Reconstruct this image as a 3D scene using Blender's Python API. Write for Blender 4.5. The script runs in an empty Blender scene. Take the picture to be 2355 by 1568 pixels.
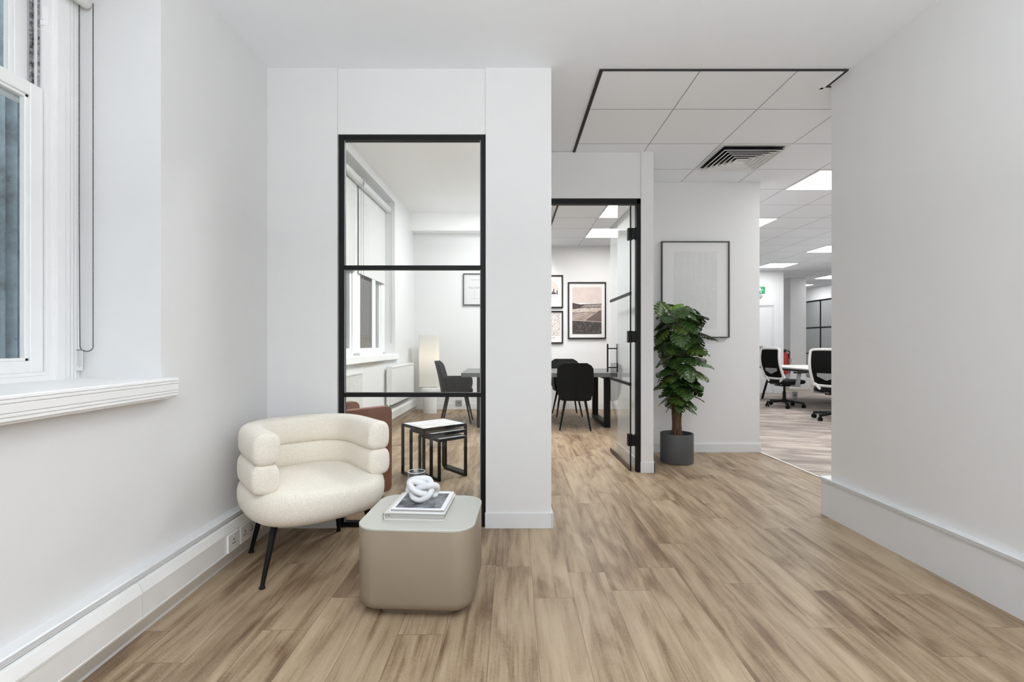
import bpy, bmesh, math, random
from mathutils import Vector, Matrix
C = bpy.context.scene
COL = C.collection
PI = math.pi
random.seed(7)

# ------------------------------------------------------------------ camera
HC = 1.128                      # camera height (m)
FPX, VX, VY, W, H = 1120.0, 1156.0, 791.0, 2355.0, 1568.0
cam = bpy.data.cameras.new('camera'); camo = bpy.data.objects.new('camera', cam); COL.objects.link(camo)
camo.location = (0, 0, HC); camo.rotation_euler = (PI/2, 0, 0)
cam.sensor_width = 36; cam.lens = 36*FPX/W
cam.shift_x = (W/2-VX)/W; cam.shift_y = (VY-H/2)/W
cam.clip_start = .02; cam.clip_end = 100
C.camera = camo
# ------------------------------------------------------------------ world, colour, lights
w = bpy.data.worlds.new('overcast_sky'); C.world = w; w.use_nodes = True
bg = w.node_tree.nodes['Background']; bg.inputs[0].default_value = (.94, .97, 1, 1); bg.inputs[1].default_value = 1.55
C.view_settings.view_transform = 'Standard'; C.view_settings.look = 'None'
C.view_settings.exposure = 0.12; C.view_settings.gamma = 1; C.view_settings.use_curve_mapping = False
C.cycles.use_denoising = True
C.cycles.max_bounces = 14; C.cycles.diffuse_bounces = 10; C.cycles.transparent_max_bounces = 16
C.cycles.sample_clamp_indirect = 4; C.cycles.caustics_reflective = False; C.cycles.caustics_refractive = False
def area(x, y, z, sx, sy, power, col=(.96, .985, 1), rot=(0, 0, 0)):
    l = bpy.data.lights.new('fill_light', 'AREA'); l.shape = 'RECTANGLE'; l.size = sx; l.size_y = sy
    l.energy = power; l.color = col
    o = bpy.data.objects.new('fill_light', l); COL.objects.link(o); o.location = (x, y, z); o.rotation_euler = rot
    return o
area(.30, -.1, 2.81, .6, 1.2, 9); area(1.45, .3, 2.81, .6, 1.2, 9); area(.4, -1.3, 2.81, 1.2, .6, 9)      # fill lights added at the front room ceiling, behind the viewer
area(.5, -.7, 1.75, 1.4, .5, 155, (.92, .965, 1), (PI, 0, 0))                                                                  # added fill light aimed up at the ceiling, unseen behind the viewpoint
area(6.6, 5.4, 2.80, .6, .6, 44); area(6.6, 8.0, 2.80, .6, .6, 44); area(4.0, 3.9, 2.80, .6, .6, 40)         # extra fill lights added out of view in the open office
area(.25, 4.7, 3.32, .6, .9, 80); area(.25, 6.9, 3.32, .5, 1.2, 60)                                             # fill lights added under the high ceiling of the meeting room

# ------------------------------------------------------------------ helpers
def PX(px, Y): return (px-VX)*Y/FPX
def PZ(py, Y): return HC+(VY-py)*Y/FPX

class MB:
    def __init__(s): s.v = []; s.f = []; s.m = []; s.cur = 0; s.M = None
    def mi(s, i): s.cur = i; return s
    def add(s, vs, fs):
        b = len(s.v)
        for p in vs:
            p = Vector(p)
            s.v.append(tuple(s.M @ p) if s.M else tuple(p))
        for f in fs: s.f.append(tuple(b+i for i in f)); s.m.append(s.cur)
        return s
    def box(s, x0, x1, y0, y1, z0, z1):
        if x0 > x1: x0, x1 = x1, x0
        if y0 > y1: y0, y1 = y1, y0
        if z0 > z1: z0, z1 = z1, z0
        return s.add([(x0,y0,z0),(x1,y0,z0),(x1,y1,z0),(x0,y1,z0),(x0,y0,z1),(x1,y0,z1),(x1,y1,z1),(x0,y1,z1)],
            [(0,3,2,1),(4,5,6,7),(0,1,5,4),(1,2,6,5),(2,3,7,6),(3,0,4,7)])
    def loft(s, rings, cap0=True, cap1=True, closed=False):
        n = len(rings[0]); b = len(s.v); vs = [p for r in rings for p in r]; fs = []
        R = len(rings)
        for i in range(R if closed else R-1):
            a = i*n; c = ((i+1) % R)*n
            for j in range(n):
                k = (j+1) % n; fs.append((a+j, a+k, c+k, c+j))
        if not closed:
            if cap0: fs.append(tuple(range(n-1, -1, -1)))
            if cap1: fs.append(tuple((R-1)*n+i for i in range(n)))
        return s.add(vs, fs)
    def lathe(s, prof, cx=0, cy=0, n=32, cap0=True, cap1=True):
        return s.loft([[(cx+r*math.cos(2*PI*j/n), cy+r*math.sin(2*PI*j/n), z) for j in range(n)] for r, z in prof], cap0, cap1)
    def tube(s, pts, r, n=10, closed=False, r1=None):
        pts = [Vector(p) for p in pts]; N = len(pts); rings = []; nrm = None
        for i, p in enumerate(pts):
            if closed: t = pts[(i+1) % N]-pts[i-1]
            else: t = pts[min(i+1, N-1)]-pts[max(i-1, 0)]
            t.normalize()
            if nrm is None: nrm = t.orthogonal().normalized()
            else: nrm = (nrm-t*nrm.dot(t)).normalized()
            bn = t.cross(nrm); rr = r if r1 is None else r+(r1-r)*i/(N-1)
            rings.append([p+rr*(math.cos(2*PI*j/n)*nrm+math.sin(2*PI*j/n)*bn) for j in range(n)])
        if closed:
            # untwist: match first ring
            last = rings[-1]; best = min(range(n), key=lambda k: (last[k]-rings[0][0]).length)
            tw = best/n*2*PI
            if tw > PI: tw -= 2*PI
            out = []
            nrm = None
            for i, p in enumerate(pts):
                t = (pts[(i+1) % N]-pts[i-1]).normalized()
                if nrm is None: nrm = t.orthogonal().normalized()
                else: nrm = (nrm-t*nrm.dot(t)).normalized()
                bn = t.cross(nrm); a0 = tw*i/(N-1)
                out.append([p+r*(math.cos(2*PI*j/n+a0)*nrm+math.sin(2*PI*j/n+a0)*bn) for j in range(n)])
            rings = out
        return s.loft(rings, closed=closed)
    def bar(s, a, b, wx, wy):                      # rectangular bar between two points
        a = Vector(a); b = Vector(b); t = (b-a).normalized()
        u = Vector((0, 0, 1)) if abs(t.z) < .9 else Vector((0, 1, 0))
        x = t.cross(u).normalized(); y = x.cross(t).normalized()
        R = lambda p: [p+x*wx/2*i+y*wy/2*j for i, j in ((-1,-1),(1,-1),(1,1),(-1,1))]
        return s.loft([R(a), R(b)])
    def prism(s, prof, axis, a, b):                # profile polygon extruded along an axis
        def P(u, v, t): return {'x': (t, u, v), 'y': (u, t, v), 'z': (u, v, t)}[axis]
        return s.loft([[P(u, v, a) for u, v in prof], [P(u, v, b) for u, v in prof]])
    def build(s, name, mats, parent=None, smooth=None, bevel=0, seg=2, subsurf=0):
        me = bpy.data.meshes.new(name); me.from_pydata(s.v, [], s.f); 
        for m in (mats if isinstance(mats, (list, tuple)) else [mats]): me.materials.append(m)
        me.polygons.foreach_set('material_index', s.m)
        bm = bmesh.new(); bm.from_mesh(me)
        bmesh.ops.recalc_face_normals(bm, faces=bm.faces)
        if bevel: 
            es = [e for e in bm.edges if e.is_manifold and e.calc_face_angle(0) > .6]
            bmesh.ops.bevel(bm, geom=es, offset=bevel, segments=seg, profile=.7, affect='EDGES', clamp_overlap=True)
        bm.to_mesh(me); bm.free()
        o = bpy.data.objects.new(name, me); COL.objects.link(o)
        if parent: o.parent = parent
        if smooth is not None:
            me.shade_smooth()
            if smooth < 180: me.set_sharp_from_angle(angle=math.radians(smooth))
        if subsurf:
            md = o.modifiers.new('subdivision', 'SUBSURF'); md.levels = subsurf; md.render_levels = subsurf
        return o

def tag(o, label=None, cat=None, group=None, kind=None):
    if label: o['label'] = label
    if cat: o['category'] = cat
    if group: o['group'] = group
    if kind: o['kind'] = kind
    return o
def thing(name, label, cat, loc=(0,0,0), rz=0, group=None):
    o = bpy.data.objects.new(name, None); COL.objects.link(o); o.location = loc; o.rotation_euler = (0, 0, rz)
    o.empty_display_size = .1
    return tag(o, label, cat, group)
def struct(o): o['kind'] = 'structure'; return o
def dup(root, loc, rz, label, group=None):
    r = root.copy(); COL.objects.link(r); r.location = loc; r.rotation_euler = (0, 0, rz); r['label'] = label
    if group: r['group'] = group
    for ch in list(root.children):
        c = ch.copy(); COL.objects.link(c); c.parent = r
        for g in list(ch.children):
            d = g.copy(); COL.objects.link(d); d.parent = c
    return r
def catmull(P, k=8, closed=True):
    P = [Vector(p) for p in P]; n = len(P); out = []
    for i in range(n if closed else n-1):
        if closed: a, b, c, d = P[i-1], P[i], P[(i+1) % n], P[(i+2) % n]
        else: a, b, c, d = P[max(i-1, 0)], P[i], P[i+1], P[min(i+2, n-1)]
        for j in range(k):
            t = j/k
            out.append(.5*((2*b)+(-a+c)*t+(2*a-5*b+4*c-d)*t*t+(-a+3*b-3*c+d)*t**3))
    if not closed: out.append(P[-1])
    return out
def rrect(w, d, r, n=8, cx=0, cy=0):
    out = []
    for sx, sy, a0 in ((1,1,0),(-1,1,PI/2),(-1,-1,PI),(1,-1,1.5*PI)):
        for i in range(n+1):
            a = a0+PI/2*i/n
            out.append((cx+sx*(w/2-r)+r*math.cos(a), cy+sy*(d/2-r)+r*math.sin(a)))
    return out
def text_part(name, body, size, m, parent, loc, rot, ext=.0006, align='CENTER'):
    cu = bpy.data.curves.new(name, 'FONT'); cu.body = body; cu.size = size; cu.extrude = ext; cu.align_x = align; cu.align_y = 'CENTER'
    t = bpy.data.objects.new(name+'_tmp', cu); COL.objects.link(t)
    dg = bpy.context.evaluated_depsgraph_get(); me = bpy.data.meshes.new_from_object(t.evaluated_get(dg))
    bpy.data.objects.remove(t); me.materials.clear(); me.materials.append(m)
    o = bpy.data.objects.new(name, me); COL.objects.link(o); o.parent = parent; o.location = loc; o.rotation_euler = rot
    return o

# ------------------------------------------------------------------ materials
def srgb(r, g, b):
    f = lambda c: (c/255/12.92 if c/255 <= .04045 else ((c/255+.055)/1.055)**2.4)
    return (f(r), f(g), f(b), 1)
class NT:
    def __init__(s, name):
        s.m = bpy.data.materials.new(name); s.m.use_nodes = True; s.t = s.m.node_tree; s.n = s.t.nodes
        s.b = s.n['Principled BSDF']; s.out = s.n['Material Output']
    def new(s, typ, **kw):
        nd = s.n.new(typ)
        for k, v in kw.items(): setattr(nd, k, v)
        return nd
    def link(s, a, b): s.t.links.new(a, b)
    def set(s, sock, v):
        if hasattr(v, 'is_output'): s.link(v, sock)
        else: sock.default_value = v
    def math(s, op, a, b=0.0, c=None):
        nd = s.new('ShaderNodeMath', operation=op); s.set(nd.inputs[0], a); s.set(nd.inputs[1], b)
        if c is not None: s.set(nd.inputs[2], c)
        return nd.outputs[0]
    def pos(s):
        g = s.new('ShaderNodeNewGeometry'); x = s.new('ShaderNodeSeparateXYZ'); s.link(g.outputs['Position'], x.inputs[0]); return g.outputs['Position'], x.outputs
    def obj(s):
        g = s.new('ShaderNodeTexCoord'); x = s.new('ShaderNodeSeparateXYZ'); s.link(g.outputs['Object'], x.inputs[0]); return g.outputs['Object'], x.outputs
    def comb(s, x, y, z):
        c = s.new('ShaderNodeCombineXYZ'); s.set(c.inputs[0], x); s.set(c.inputs[1], y); s.set(c.inputs[2], z); return c.outputs[0]
    def noise(s, vec, scale, detail=3, rough=.5, dist=0.0):
        nd = s.new('ShaderNodeTexNoise'); s.link(vec, nd.inputs['Vector']); nd.inputs['Scale'].default_value = scale
        nd.inputs['Detail'].default_value = detail; nd.inputs['Roughness'].default_value = rough; nd.inputs['Distortion'].default_value = dist
        return nd.outputs['Fac']
    def ramp(s, fac, stops):
        r = s.new('ShaderNodeValToRGB'); s.link(fac, r.inputs[0]); el = r.color_ramp.elements
        while len(el) < len(stops): el.new(.5)
        for e, (p, c) in zip(el, stops): e.position = p; e.color = c
        return r.outputs[0]
    def mix(s, fac, a, b, blend='MIX'):
        nd = s.new('ShaderNodeMix', data_type='RGBA', blend_type=blend)
        s.set(nd.inputs[0], fac); s.set(nd.inputs[6], a); s.set(nd.inputs[7], b); return nd.outputs[2]
    def bump(s, h, strength=.3, dist=.002):
        b = s.new('ShaderNodeBump'); s.link(h, b.inputs['Height']); b.inputs['Strength'].default_value = strength; b.inputs['Distance'].default_value = dist
        s.link(b.outputs[0], s.b.inputs['Normal'])
def mat(name, col, rough=.5, metal=0, spec=None, bump=None, var=0, coat=0, sheen=0, emit=None):
    t = NT(name); t.b.inputs['Roughness'].default_value = rough; t.b.inputs['Metallic'].default_value = metal
    if spec is not None: t.b.inputs['Specular IOR Level'].default_value = spec
    if coat: t.b.inputs['Coat Weight'].default_value = coat
    if sheen: t.b.inputs['Sheen Weight'].default_value = sheen
    v, _ = t.obj()
    n = t.noise(v, 9.0, 3)
    k = 1-var; lo = (col[0]*k, col[1]*k, col[2]*k, 1)
    t.link(t.ramp(n, [(.3, lo), (.7, col)]), t.b.inputs['Base Color'])
    if bump: t.bump(t.noise(v, bump[0], 3), bump[1], bump[2] if len(bump) > 2 else .002)
    if emit: t.b.inputs['Emission Color'].default_value = emit[0]; t.b.inputs['Emission Strength'].default_value = emit[1]
    return t.m
G = lambda v: (v, v, v, 1)
WALL = mat('wall_paint', (.70, .70, .70, 1), .85, bump=(60, .05), var=.012)
CEIL = mat('ceiling_paint', (.87, .90, .935, 1), .9, var=.01)
TRIM = mat('gloss_trim_paint', (.68, .69, .70, 1), .35, bump=(14, .05), var=.015)
FRAMEW = mat('window_frame_paint', (.84, .84, .84, 1), .35, bump=(20, .08), var=.02)
BLACK = mat('black_powder_coat', (.0045, .0045, .0045, 1), .5, spec=.22, bump=(300, .05), var=.15)
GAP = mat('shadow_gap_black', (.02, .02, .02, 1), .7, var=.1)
PLASTW = mat('white_plastic', (.78, .78, .77, 1), .35, var=.02)
PLASTB = mat('black_plastic', (.007, .007, .0075, 1), .5, spec=.25, var=.1)
GREYP = mat('grey_plastic', (.25, .25, .26, 1), .4, var=.05)
VELVET = mat('black_velvet', (.0055, .0065, .006, 1), .8, spec=.2, bump=(90, .12), var=.25, sheen=.05)
LEATHER = mat('brown_leather', srgb(128, 78, 60), .55, bump=(160, .15), var=.15)
CHROME = mat('brushed_steel', (.55, .55, .55, 1), .3, 1, var=.05)
WHITEWAX = mat('white_wax', (.66, .67, .69, 1), .45, var=.01)
POT = mat('dark_grey_ceramic', (.062, .062, .064, 1), .6, bump=(200, .06), var=.06)
SOIL = mat('dark_soil', (.012, .009, .006, 1), .95, bump=(80, .8, .01), var=.5)
TOPL = mat('pale_stone_lacquer', srgb(188, 188, 180), .4, var=.02)
TAUPE = mat('satin_taupe_lacquer', srgb(132, 118, 101), .42, bump=(250, .03), var=.02)
RED = mat('fire_red_paint', (.55, .03, .02, 1), .35, var=.04)
PAPER = mat('poster_paper', (.72, .70, .68, 1), .8, var=.02)
PAPERG = mat('pale_grey_paper', (.60, .60, .60, 1), .8, var=.02)
INK = mat('dark_print', (.06, .055, .055, 1), .8, var=.2)
INKG = mat('faint_grey_print', (.30, .28, .28, 1), .8, var=.2)
PINK = mat('dusty_pink_print', srgb(205, 190, 183), .8, var=.05)
GREEN = mat('sign_green', (.03, .30, .13, 1), .4, var=.03)
SIGNW = mat('sign_white', (.85, .85, .85, 1), .4, var=.01)
RUBBER = mat('black_rubber', (.006, .006, .006, 1), .8, spec=.2, var=.1)
GREYPAN = mat('grey_frosted_panel', (.33, .34, .34, 1), .25, var=.04)
BLINDF = mat('blind_fabric', (.62, .62, .61, 1), .9, bump=(400, .1), var=.02)
TABLEC = mat('grey_stone_laminate', (.12, .125, .125, 1), .3, bump=(30, .03), var=.2)
BEAD = mat('dark_bead', (.05, .05, .05, 1), .4, var=.1)
ALU = mat('pale_threshold_metal', (.75, .74, .72, 1), .4, .3, var=.02)

def glass_mat(name, tint=(1, 1, 1, 1), boost=1.0):
    t = NT(name); t.n.remove(t.b)
    tr = t.new('ShaderNodeBsdfTransparent'); tr.inputs[0].default_value = tint
    gl = t.new('ShaderNodeBsdfGlossy'); gl.inputs['Roughness'].default_value = .0
    fr = t.new('ShaderNodeFresnel'); ge = t.new('ShaderNodeNewGeometry'); t.link(t.math('MULTIPLY_ADD', ge.outputs['Backfacing'], 1/1.5-1.5, 1.5), fr.inputs[0])
    v, _ = t.obj(); nz = t.noise(v, 1.5, 1)
    k = t.math('MULTIPLY', fr.outputs[0], t.math('MULTIPLY_ADD', nz, .05, boost-.025))
    mx = t.new('ShaderNodeMixShader'); t.link(k, mx.inputs[0]); t.link(tr.outputs[0], mx.inputs[1]); t.link(gl.outputs[0], mx.inputs[2])
    t.link(mx.outputs[0], t.out.inputs[0]); return t.m
GLASS = glass_mat('clear_glass', (.97, .985, .98, 1))
GLASSD = glass_mat('tumbler_glass', (.80, .80, .80, 1), 1.6)

def floor_mat():
    t = NT('oak_plank_floor'); _, p = t.pos(); x, y = p[0], p[1]
    PWD, PL = .18, 1.22
    u = t.math('SUBTRACT', x, t.math('MULTIPLY', y, .022))
    us = t.math('DIVIDE', t.math('SUBTRACT', u, .0905-1.8), PWD)
    uid = t.math('FLOOR', us); uf = t.math('FRACT', us)
    wn = t.new('ShaderNodeTexWhiteNoise', noise_dimensions='1D'); t.link(uid, wn.inputs['W'])
    vs = t.math('ADD', t.math('DIVIDE', t.math('ADD', y, 20.0), PL), t.math('MULTIPLY', wn.outputs[0], 7.0))
    vid = t.math('FLOOR', vs); vf = t.math('FRACT', vs)
    w2 = t.new('ShaderNodeTexWhiteNoise', noise_dimensions='2D'); t.link(t.comb(uid, vid, 0), w2.inputs['Vector'])
    r = w2.outputs[0]
    off = t.math('MULTIPLY', r, 37.0)
    grain = t.noise(t.comb(t.math('MULTIPLY', u, 20.0), t.math('MULTIPLY', y, 1.2), off), 1.0, 7, .58, .9)
    blot = t.noise(t.comb(t.math('MULTIPLY', u, 8.0), t.math('MULTIPLY', y, 1.7), t.math('ADD', off, 9.0)), 1.0, 3, .5, 1.3)
    fine = t.noise(t.comb(t.math('MULTIPLY', u, 170.0), t.math('MULTIPLY', y, 4.5), off), 1.0, 2, .6)
    saw = t.noise(t.comb(t.math('MULTIPLY', u, 90.0), t.math('MULTIPLY', t.math('ADD', y, t.math('MULTIPLY', u, .6)), 160.0), off), 1.0, 2, .6)
    k = t.math('ADD', t.math('MULTIPLY', grain, .48), t.math('MULTIPLY', blot, .52))
    k = t.math('ADD', k, t.math('MULTIPLY', t.math('SUBTRACT', fine, .5), .20))
    k = t.math('ADD', k, t.math('MULTIPLY', t.math('SUBTRACT', saw, .5), .13))
    k = t.math('ADD', k, t.math('MULTIPLY', t.math('SUBTRACT', r, .5), .11))
    col = t.ramp(k, [(.28, srgb(84, 65, 46)), (.40, srgb(117, 96, 74)), (.51, srgb(147, 127, 103)), (.66, srgb(166, 147, 123))])
    # knots
    vor = t.new('ShaderNodeTexVoronoi'); t.link(t.comb(t.math('MULTIPLY', u, 3.2), t.math('MULTIPLY', y, 1.25), off), vor.inputs['Vector']); vor.inputs['Scale'].default_value = 1.0
    kn = t.ramp(vor.outputs['Distance'], [(.03, G(1)), (.13, G(0))])
    col = t.mix(t.math('MULTIPLY', kn, .45), col, srgb(96, 74, 54))
    # joints
    e1 = t.math('MINIMUM', uf, t.math('SUBTRACT', 1.0, uf)); e2 = t.math('MULTIPLY', t.math('MINIMUM', vf, t.math('SUBTRACT', 1.0, vf)), PL/PWD)
    e = t.math('MINIMUM', e1, e2)
    j = t.ramp(e, [(.004, G(1)), (.012, G(0))])
    col = t.mix(t.math('MULTIPLY', j, .55), col, srgb(92, 72, 54))
    t.link(col, t.b.inputs['Base Color'])
    t.link(t.math('MULTIPLY_ADD', fine, .12, .40), t.b.inputs['Roughness'])
    t.b.inputs['Specular IOR Level'].default_value = .35
    t.bump(t.math('ADD', t.math('MULTIPLY', saw, .5), t.math('SUBTRACT', t.math('MULTIPLY', fine, .4), j)), .12, .001)
    return t.m
def carpet_mat():
    t = NT('streaked_carpet'); v, p = t.pos(); x, y = p[0], p[1]
    a = t.noise(t.comb(t.math('MULTIPLY', t.math('ADD', x, t.math('MULTIPLY', y, -.3)), 1.6), t.math('MULTIPLY', t.math('ADD', y, t.math('MULTIPLY', x, .3)), 5.5), 3.0), 1.0, 5, .6, .6)
    f = t.noise(v, 240.0, 2)
    k = t.math('ADD', a, t.math('MULTIPLY', t.math('SUBTRACT', f, .5), .12))
    # carpet tile joints, very faint
    c = t.ramp(k, [(.38, srgb(138, 127, 121)), (.5, srgb(162, 150, 142)), (.60, srgb(184, 173, 163))])
    t.link(c, t.b.inputs['Base Color']); t.b.inputs['Roughness'].default_value = .95
    t.bump(f, .5, .003); return t.m
def tile_mat():
    t = NT('ceiling_tiles'); v, p = t.pos(); x, y = p[0], p[1]
    u = t.math('SUBTRACT', x, t.math('MULTIPLY', t.math('SUBTRACT', y, 3.0), .0155))
    us = t.math('DIVIDE', t.math('SUBTRACT', u, 1.221-6.04), .604); vs = t.math('DIVIDE', t.math('SUBTRACT', y, 3.505-6.02), .602)
    uf = t.math('FRACT', us); vf = t.math('FRACT', vs)
    e = t.math('MINIMUM', t.math('MINIMUM', uf, t.math('SUBTRACT', 1.0, uf)), t.math('MINIMUM', vf, t.math('SUBTRACT', 1.0, vf)))
    j = t.ramp(e, [(.0035, G(1)), (.0060, G(0))])
    wn = t.new('ShaderNodeTexWhiteNoise', noise_dimensions='2D'); t.link(t.comb(t.math('FLOOR', us), t.math('FLOOR', vs), 0), wn.inputs['Vector'])
    base = t.mix(wn.outputs[0], (.86, .89, .925, 1), (.88, .91, .945, 1))
    t.link(t.mix(j, base, (.22, .22, .22, 1)), t.b.inputs['Base Color']); t.b.inputs['Roughness'].default_value = .8
    h = t.ramp(e, [(.004, G(0)), (.014, G(1))]); t.bump(h, .4, .004)
    return t.m
def boucle_mat():
    t = NT('cream_boucle'); v, _ = t.obj()
    vo = t.new('ShaderNodeTexVoronoi'); t.link(v, vo.inputs['Vector']); vo.inputs['Scale'].default_value = 210
    n = t.noise(v, 130, 4, .7)
    h = t.math('ADD', t.math('SUBTRACT', 1.0, vo.outputs['Distance']), t.math('MULTIPLY', n, 1.2))
    t.link(t.ramp(n, [(.3, srgb(220, 212, 198)), (.7, srgb(236, 231, 221))]), t.b.inputs['Base Color'])
    t.b.inputs['Roughness'].default_value = .95; t.b.inputs['Sheen Weight'].default_value = .2
    t.bump(h, .55, .003); return t.m
def marble_mat():
    t = NT('white_marble'); v, _ = t.obj()
    n = t.noise(v, 5, 6, .6, 2.0)
    t.link(t.ramp(n, [(.40, srgb(222, 221, 220)), (.5, srgb(196, 194, 192)), (.56, srgb(226, 225, 224))]), t.b.inputs['Base Color'])
    t.b.inputs['Roughness'].default_value = .3; return t.m
def corrug_mat():
    t = NT('weathered_blue_sheet'); v, p = t.pos()
    n = t.noise(v, 5, 5, .65); n2 = t.noise(v, 26, 3, .6)
    c = t.ramp(n, [(.32, srgb(120, 126, 130)), (.5, srgb(158, 176, 186)), (.7, srgb(184, 202, 212))])
    c = t.mix(t.math('MULTIPLY', t.ramp(n2, [(.62, G(0)), (.72, G(1))]), .5), c, srgb(70, 76, 78))
    t.link(c, t.b.inputs['Base Color']); t.b.inputs['Roughness'].default_value = .6; return t.m
def brick_mat():
    t = NT('dark_brick'); v, p = t.pos()
    b = t.new('ShaderNodeTexBrick'); t.link(t.comb(p[1], p[2], 0), b.inputs['Vector'])
    b.inputs['Color1'].default_value = srgb(74, 50, 44); b.inputs['Color2'].default_value = srgb(52, 42, 42); b.inputs['Mortar'].default_value = srgb(88, 80, 78)
    b.inputs['Scale'].default_value = 1; b.inputs['Brick Width'].default_value = .225; b.inputs['Row Height'].default_value = .075; b.inputs['Mortar Size'].default_value = .005
    t.link(b.outputs[0], t.b.inputs['Base Color']); t.b.inputs['Roughness'].default_value = .9; return t.m
def leaf_mat(name, dark, light):
    t = NT(name); _, p = t.obj()
    # veins run out from the midrib
    ax = t.math('ABSOLUTE', p[0])
    k = t.math('SINE', t.math('MULTIPLY', t.math('SUBTRACT', p[1], t.math('MULTIPLY', ax, .55)), 210.0))
    n = t.noise(t.comb(p[0], p[1], p[2]), 14, 3)
    c = t.mix(t.math('MULTIPLY', t.math('POWER', t.math('MAXIMUM', k, 0.0), 6.0), .55), t.ramp(n, [(.3, dark), (.7, tuple(.5*(a+b) for a, b in zip(dark, light)))]), light)
    mid = t.ramp(t.math('MULTIPLY', ax, 100.0), [(.15, G(1)), (.35, G(0))])
    c = t.mix(t.math('MULTIPLY', mid, .8), c, light)
    t.link(c, t.b.inputs['Base Color']); t.b.inputs['Roughness'].default_value = .38
    t.b.inputs['Transmission Weight'].default_value = 0; t.bump(k, .25, .002); return t.m
def weave_mat():
    t = NT('white_thread_relief'); _, p = t.obj(); x, z = p[0], p[2]
    wob = t.noise(t.comb(t.math('MULTIPLY', x, 3.0), 0.0, t.math('MULTIPLY', z, 5.0)), 1.0, 2)
    xs = t.math('ADD', x, t.math('MULTIPLY', t.math('SUBTRACT', wob, .5), .02))
    a = t.math('SINE', t.math('MULTIPLY', xs, 560.0)); b = t.math('SINE', t.math('MULTIPLY', t.math('ADD', z, t.math('MULTIPLY', t.math('SUBTRACT', wob, .5), .03)), 480.0))
    band = t.ramp(t.noise(t.comb(0.0, 0.0, z), 9.0, 2), [(.45, G(.15)), (.6, G(.8))])
    h = t.math('ADD', t.math('MULTIPLY', a, .6), t.math('MULTIPLY', b, band))
    mx = t.math('LESS_THAN', t.math('ABSOLUTE', t.math('SUBTRACT', x, .352)), .225); mz = t.math('LESS_THAN', t.math('ABSOLUTE', t.math('SUBTRACT', z, .495)), .40)
    msk = t.math('MULTIPLY', mx, mz)
    hh = t.math('MULTIPLY', h, msk)
    t.link(t.ramp(t.math('MULTIPLY_ADD', hh, .3, .5), [(.25, (.50, .50, .50, 1)), (.5, (.70, .70, .70, 1)), (.85, (.86, .86, .86, 1))]), t.b.inputs['Base Color'])
    t.b.inputs['Roughness'].default_value = .8; t.bump(hh, .6, .003); return t.m
def speck_mat(name, a, b, scale, lo=.4, hi=.6, stretch=(1, 1, 1)):
    t = NT(name); v, p = t.obj()
    n = t.noise(t.comb(t.math('MULTIPLY', p[0], stretch[0]), t.math('MULTIPLY', p[1], stretch[1]), t.math('MULTIPLY', p[2], stretch[2])), scale, 6, .65)
    t.link(t.ramp(n, [(lo, a), (hi, b)]), t.b.inputs['Base Color']); t.b.inputs['Roughness'].default_value = .5; return t.m
WOOD = floor_mat(); CARPET = carpet_mat(); TILE = tile_mat(); BOUCLE = boucle_mat(); MARBLE = marble_mat()
CORRUG = corrug_mat(); BRICK = brick_mat(); WEAVE = weave_mat()
LEAFD = leaf_mat('monstera_dark_green', (.012, .040, .007, 1), (.075, .15, .025, 1))
LEAFM = leaf_mat('monstera_olive_green', (.024, .055, .009, 1), (.14, .19, .035, 1))
LEAFL = leaf_mat('monstera_lime_green', (.07, .17, .012, 1), (.20, .34, .03, 1))
BARK = speck_mat('coir_trunk', (.02, .010, .004, 1), (.16, .07, .02, 1), 20, .35, .7, (6, 6, 1))
STEMG = mat('green_stem', (.06, .09, .025, 1), .5, var=.3)
PHOTO = speck_mat('grey_landscape_photo', srgb(38, 41, 46), srgb(150, 152, 158), 30, .38, .72)
PAGES = speck_mat('page_block', (.20, .195, .19, 1), (.55, .53, .50, 1), 3, .35, .65, (.4, .4, 260))
LAMPSH = None

def light_mat(name, col, s, mid=None):
    t = NT(name); t.b.inputs['Base Color'].default_value = (.62, .60, .56, 1)
    v, p = t.obj(); n = t.noise(v, 3, 1)
    t.b.inputs['Emission Color'].default_value = col
    if mid is None: t.link(t.math('MULTIPLY_ADD', n, .02*s, s*.99), t.b.inputs['Emission Strength'])
    else:
        d = t.math('ABSOLUTE', t.math('SUBTRACT', p[2], mid[0]))
        t.link(t.math('MULTIPLY_ADD', t.ramp(t.math('DIVIDE', d, mid[1]), [(0, G(1)), (1, G(0))]), s, mid[2]), t.b.inputs['Emission Strength'])
    return t.m
LED = light_mat('led_diffuser', (.97, .99, 1, 1), 18.0)
LEDM = light_mat('led_diffuser_meeting_room', (1, .985, .96, 1), 24.0)
LAMPSH = light_mat('paper_shade_glow', (1, .80, .56, 1), .30, (.50, .30, .05))

# ------------------------------------------------------------------ the setting
ZC = 2.823           # plaster ceiling
ZT = 2.817           # tiled ceiling
XL, XR = -1.445, 2.145
YB = 2.99
def wall(name, boxes, m=WALL, bevel=0):
    b = MB()
    for q in boxes: b.box(*q)
    return struct(b.build(name, m, bevel=bevel))
wall('floor', [(-2.0, 2.68, -2.4, 8.56, -.06, 0)], WOOD)
wall('floor_carpet', [(2.68, 9.45, 3.0, 16.2, -.06, 0)], CARPET)
b = MB()
b.box(-1.9, 2.7, -2.4, 3.0, ZC, ZC+.06); b.box(.29, .618, 3.0, 4.30, ZC, ZC+.06)
struct(b.build('ceiling', CEIL))
b = MB(); b.add([(.612, 3.008, ZT), (9.45, 3.008, ZT), (9.45, 16.2, ZT), (.80, 16.2, ZT), (.612, 3.008, ZT+.1), (9.45, 3.008, ZT+.1), (9.45, 16.2, ZT+.1), (.80, 16.2, ZT+.1)],
    [(0,1,2,3),(4,7,6,5),(0,4,5,1),(1,5,6,2),(2,6,7,3),(3,7,4,0)])
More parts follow.
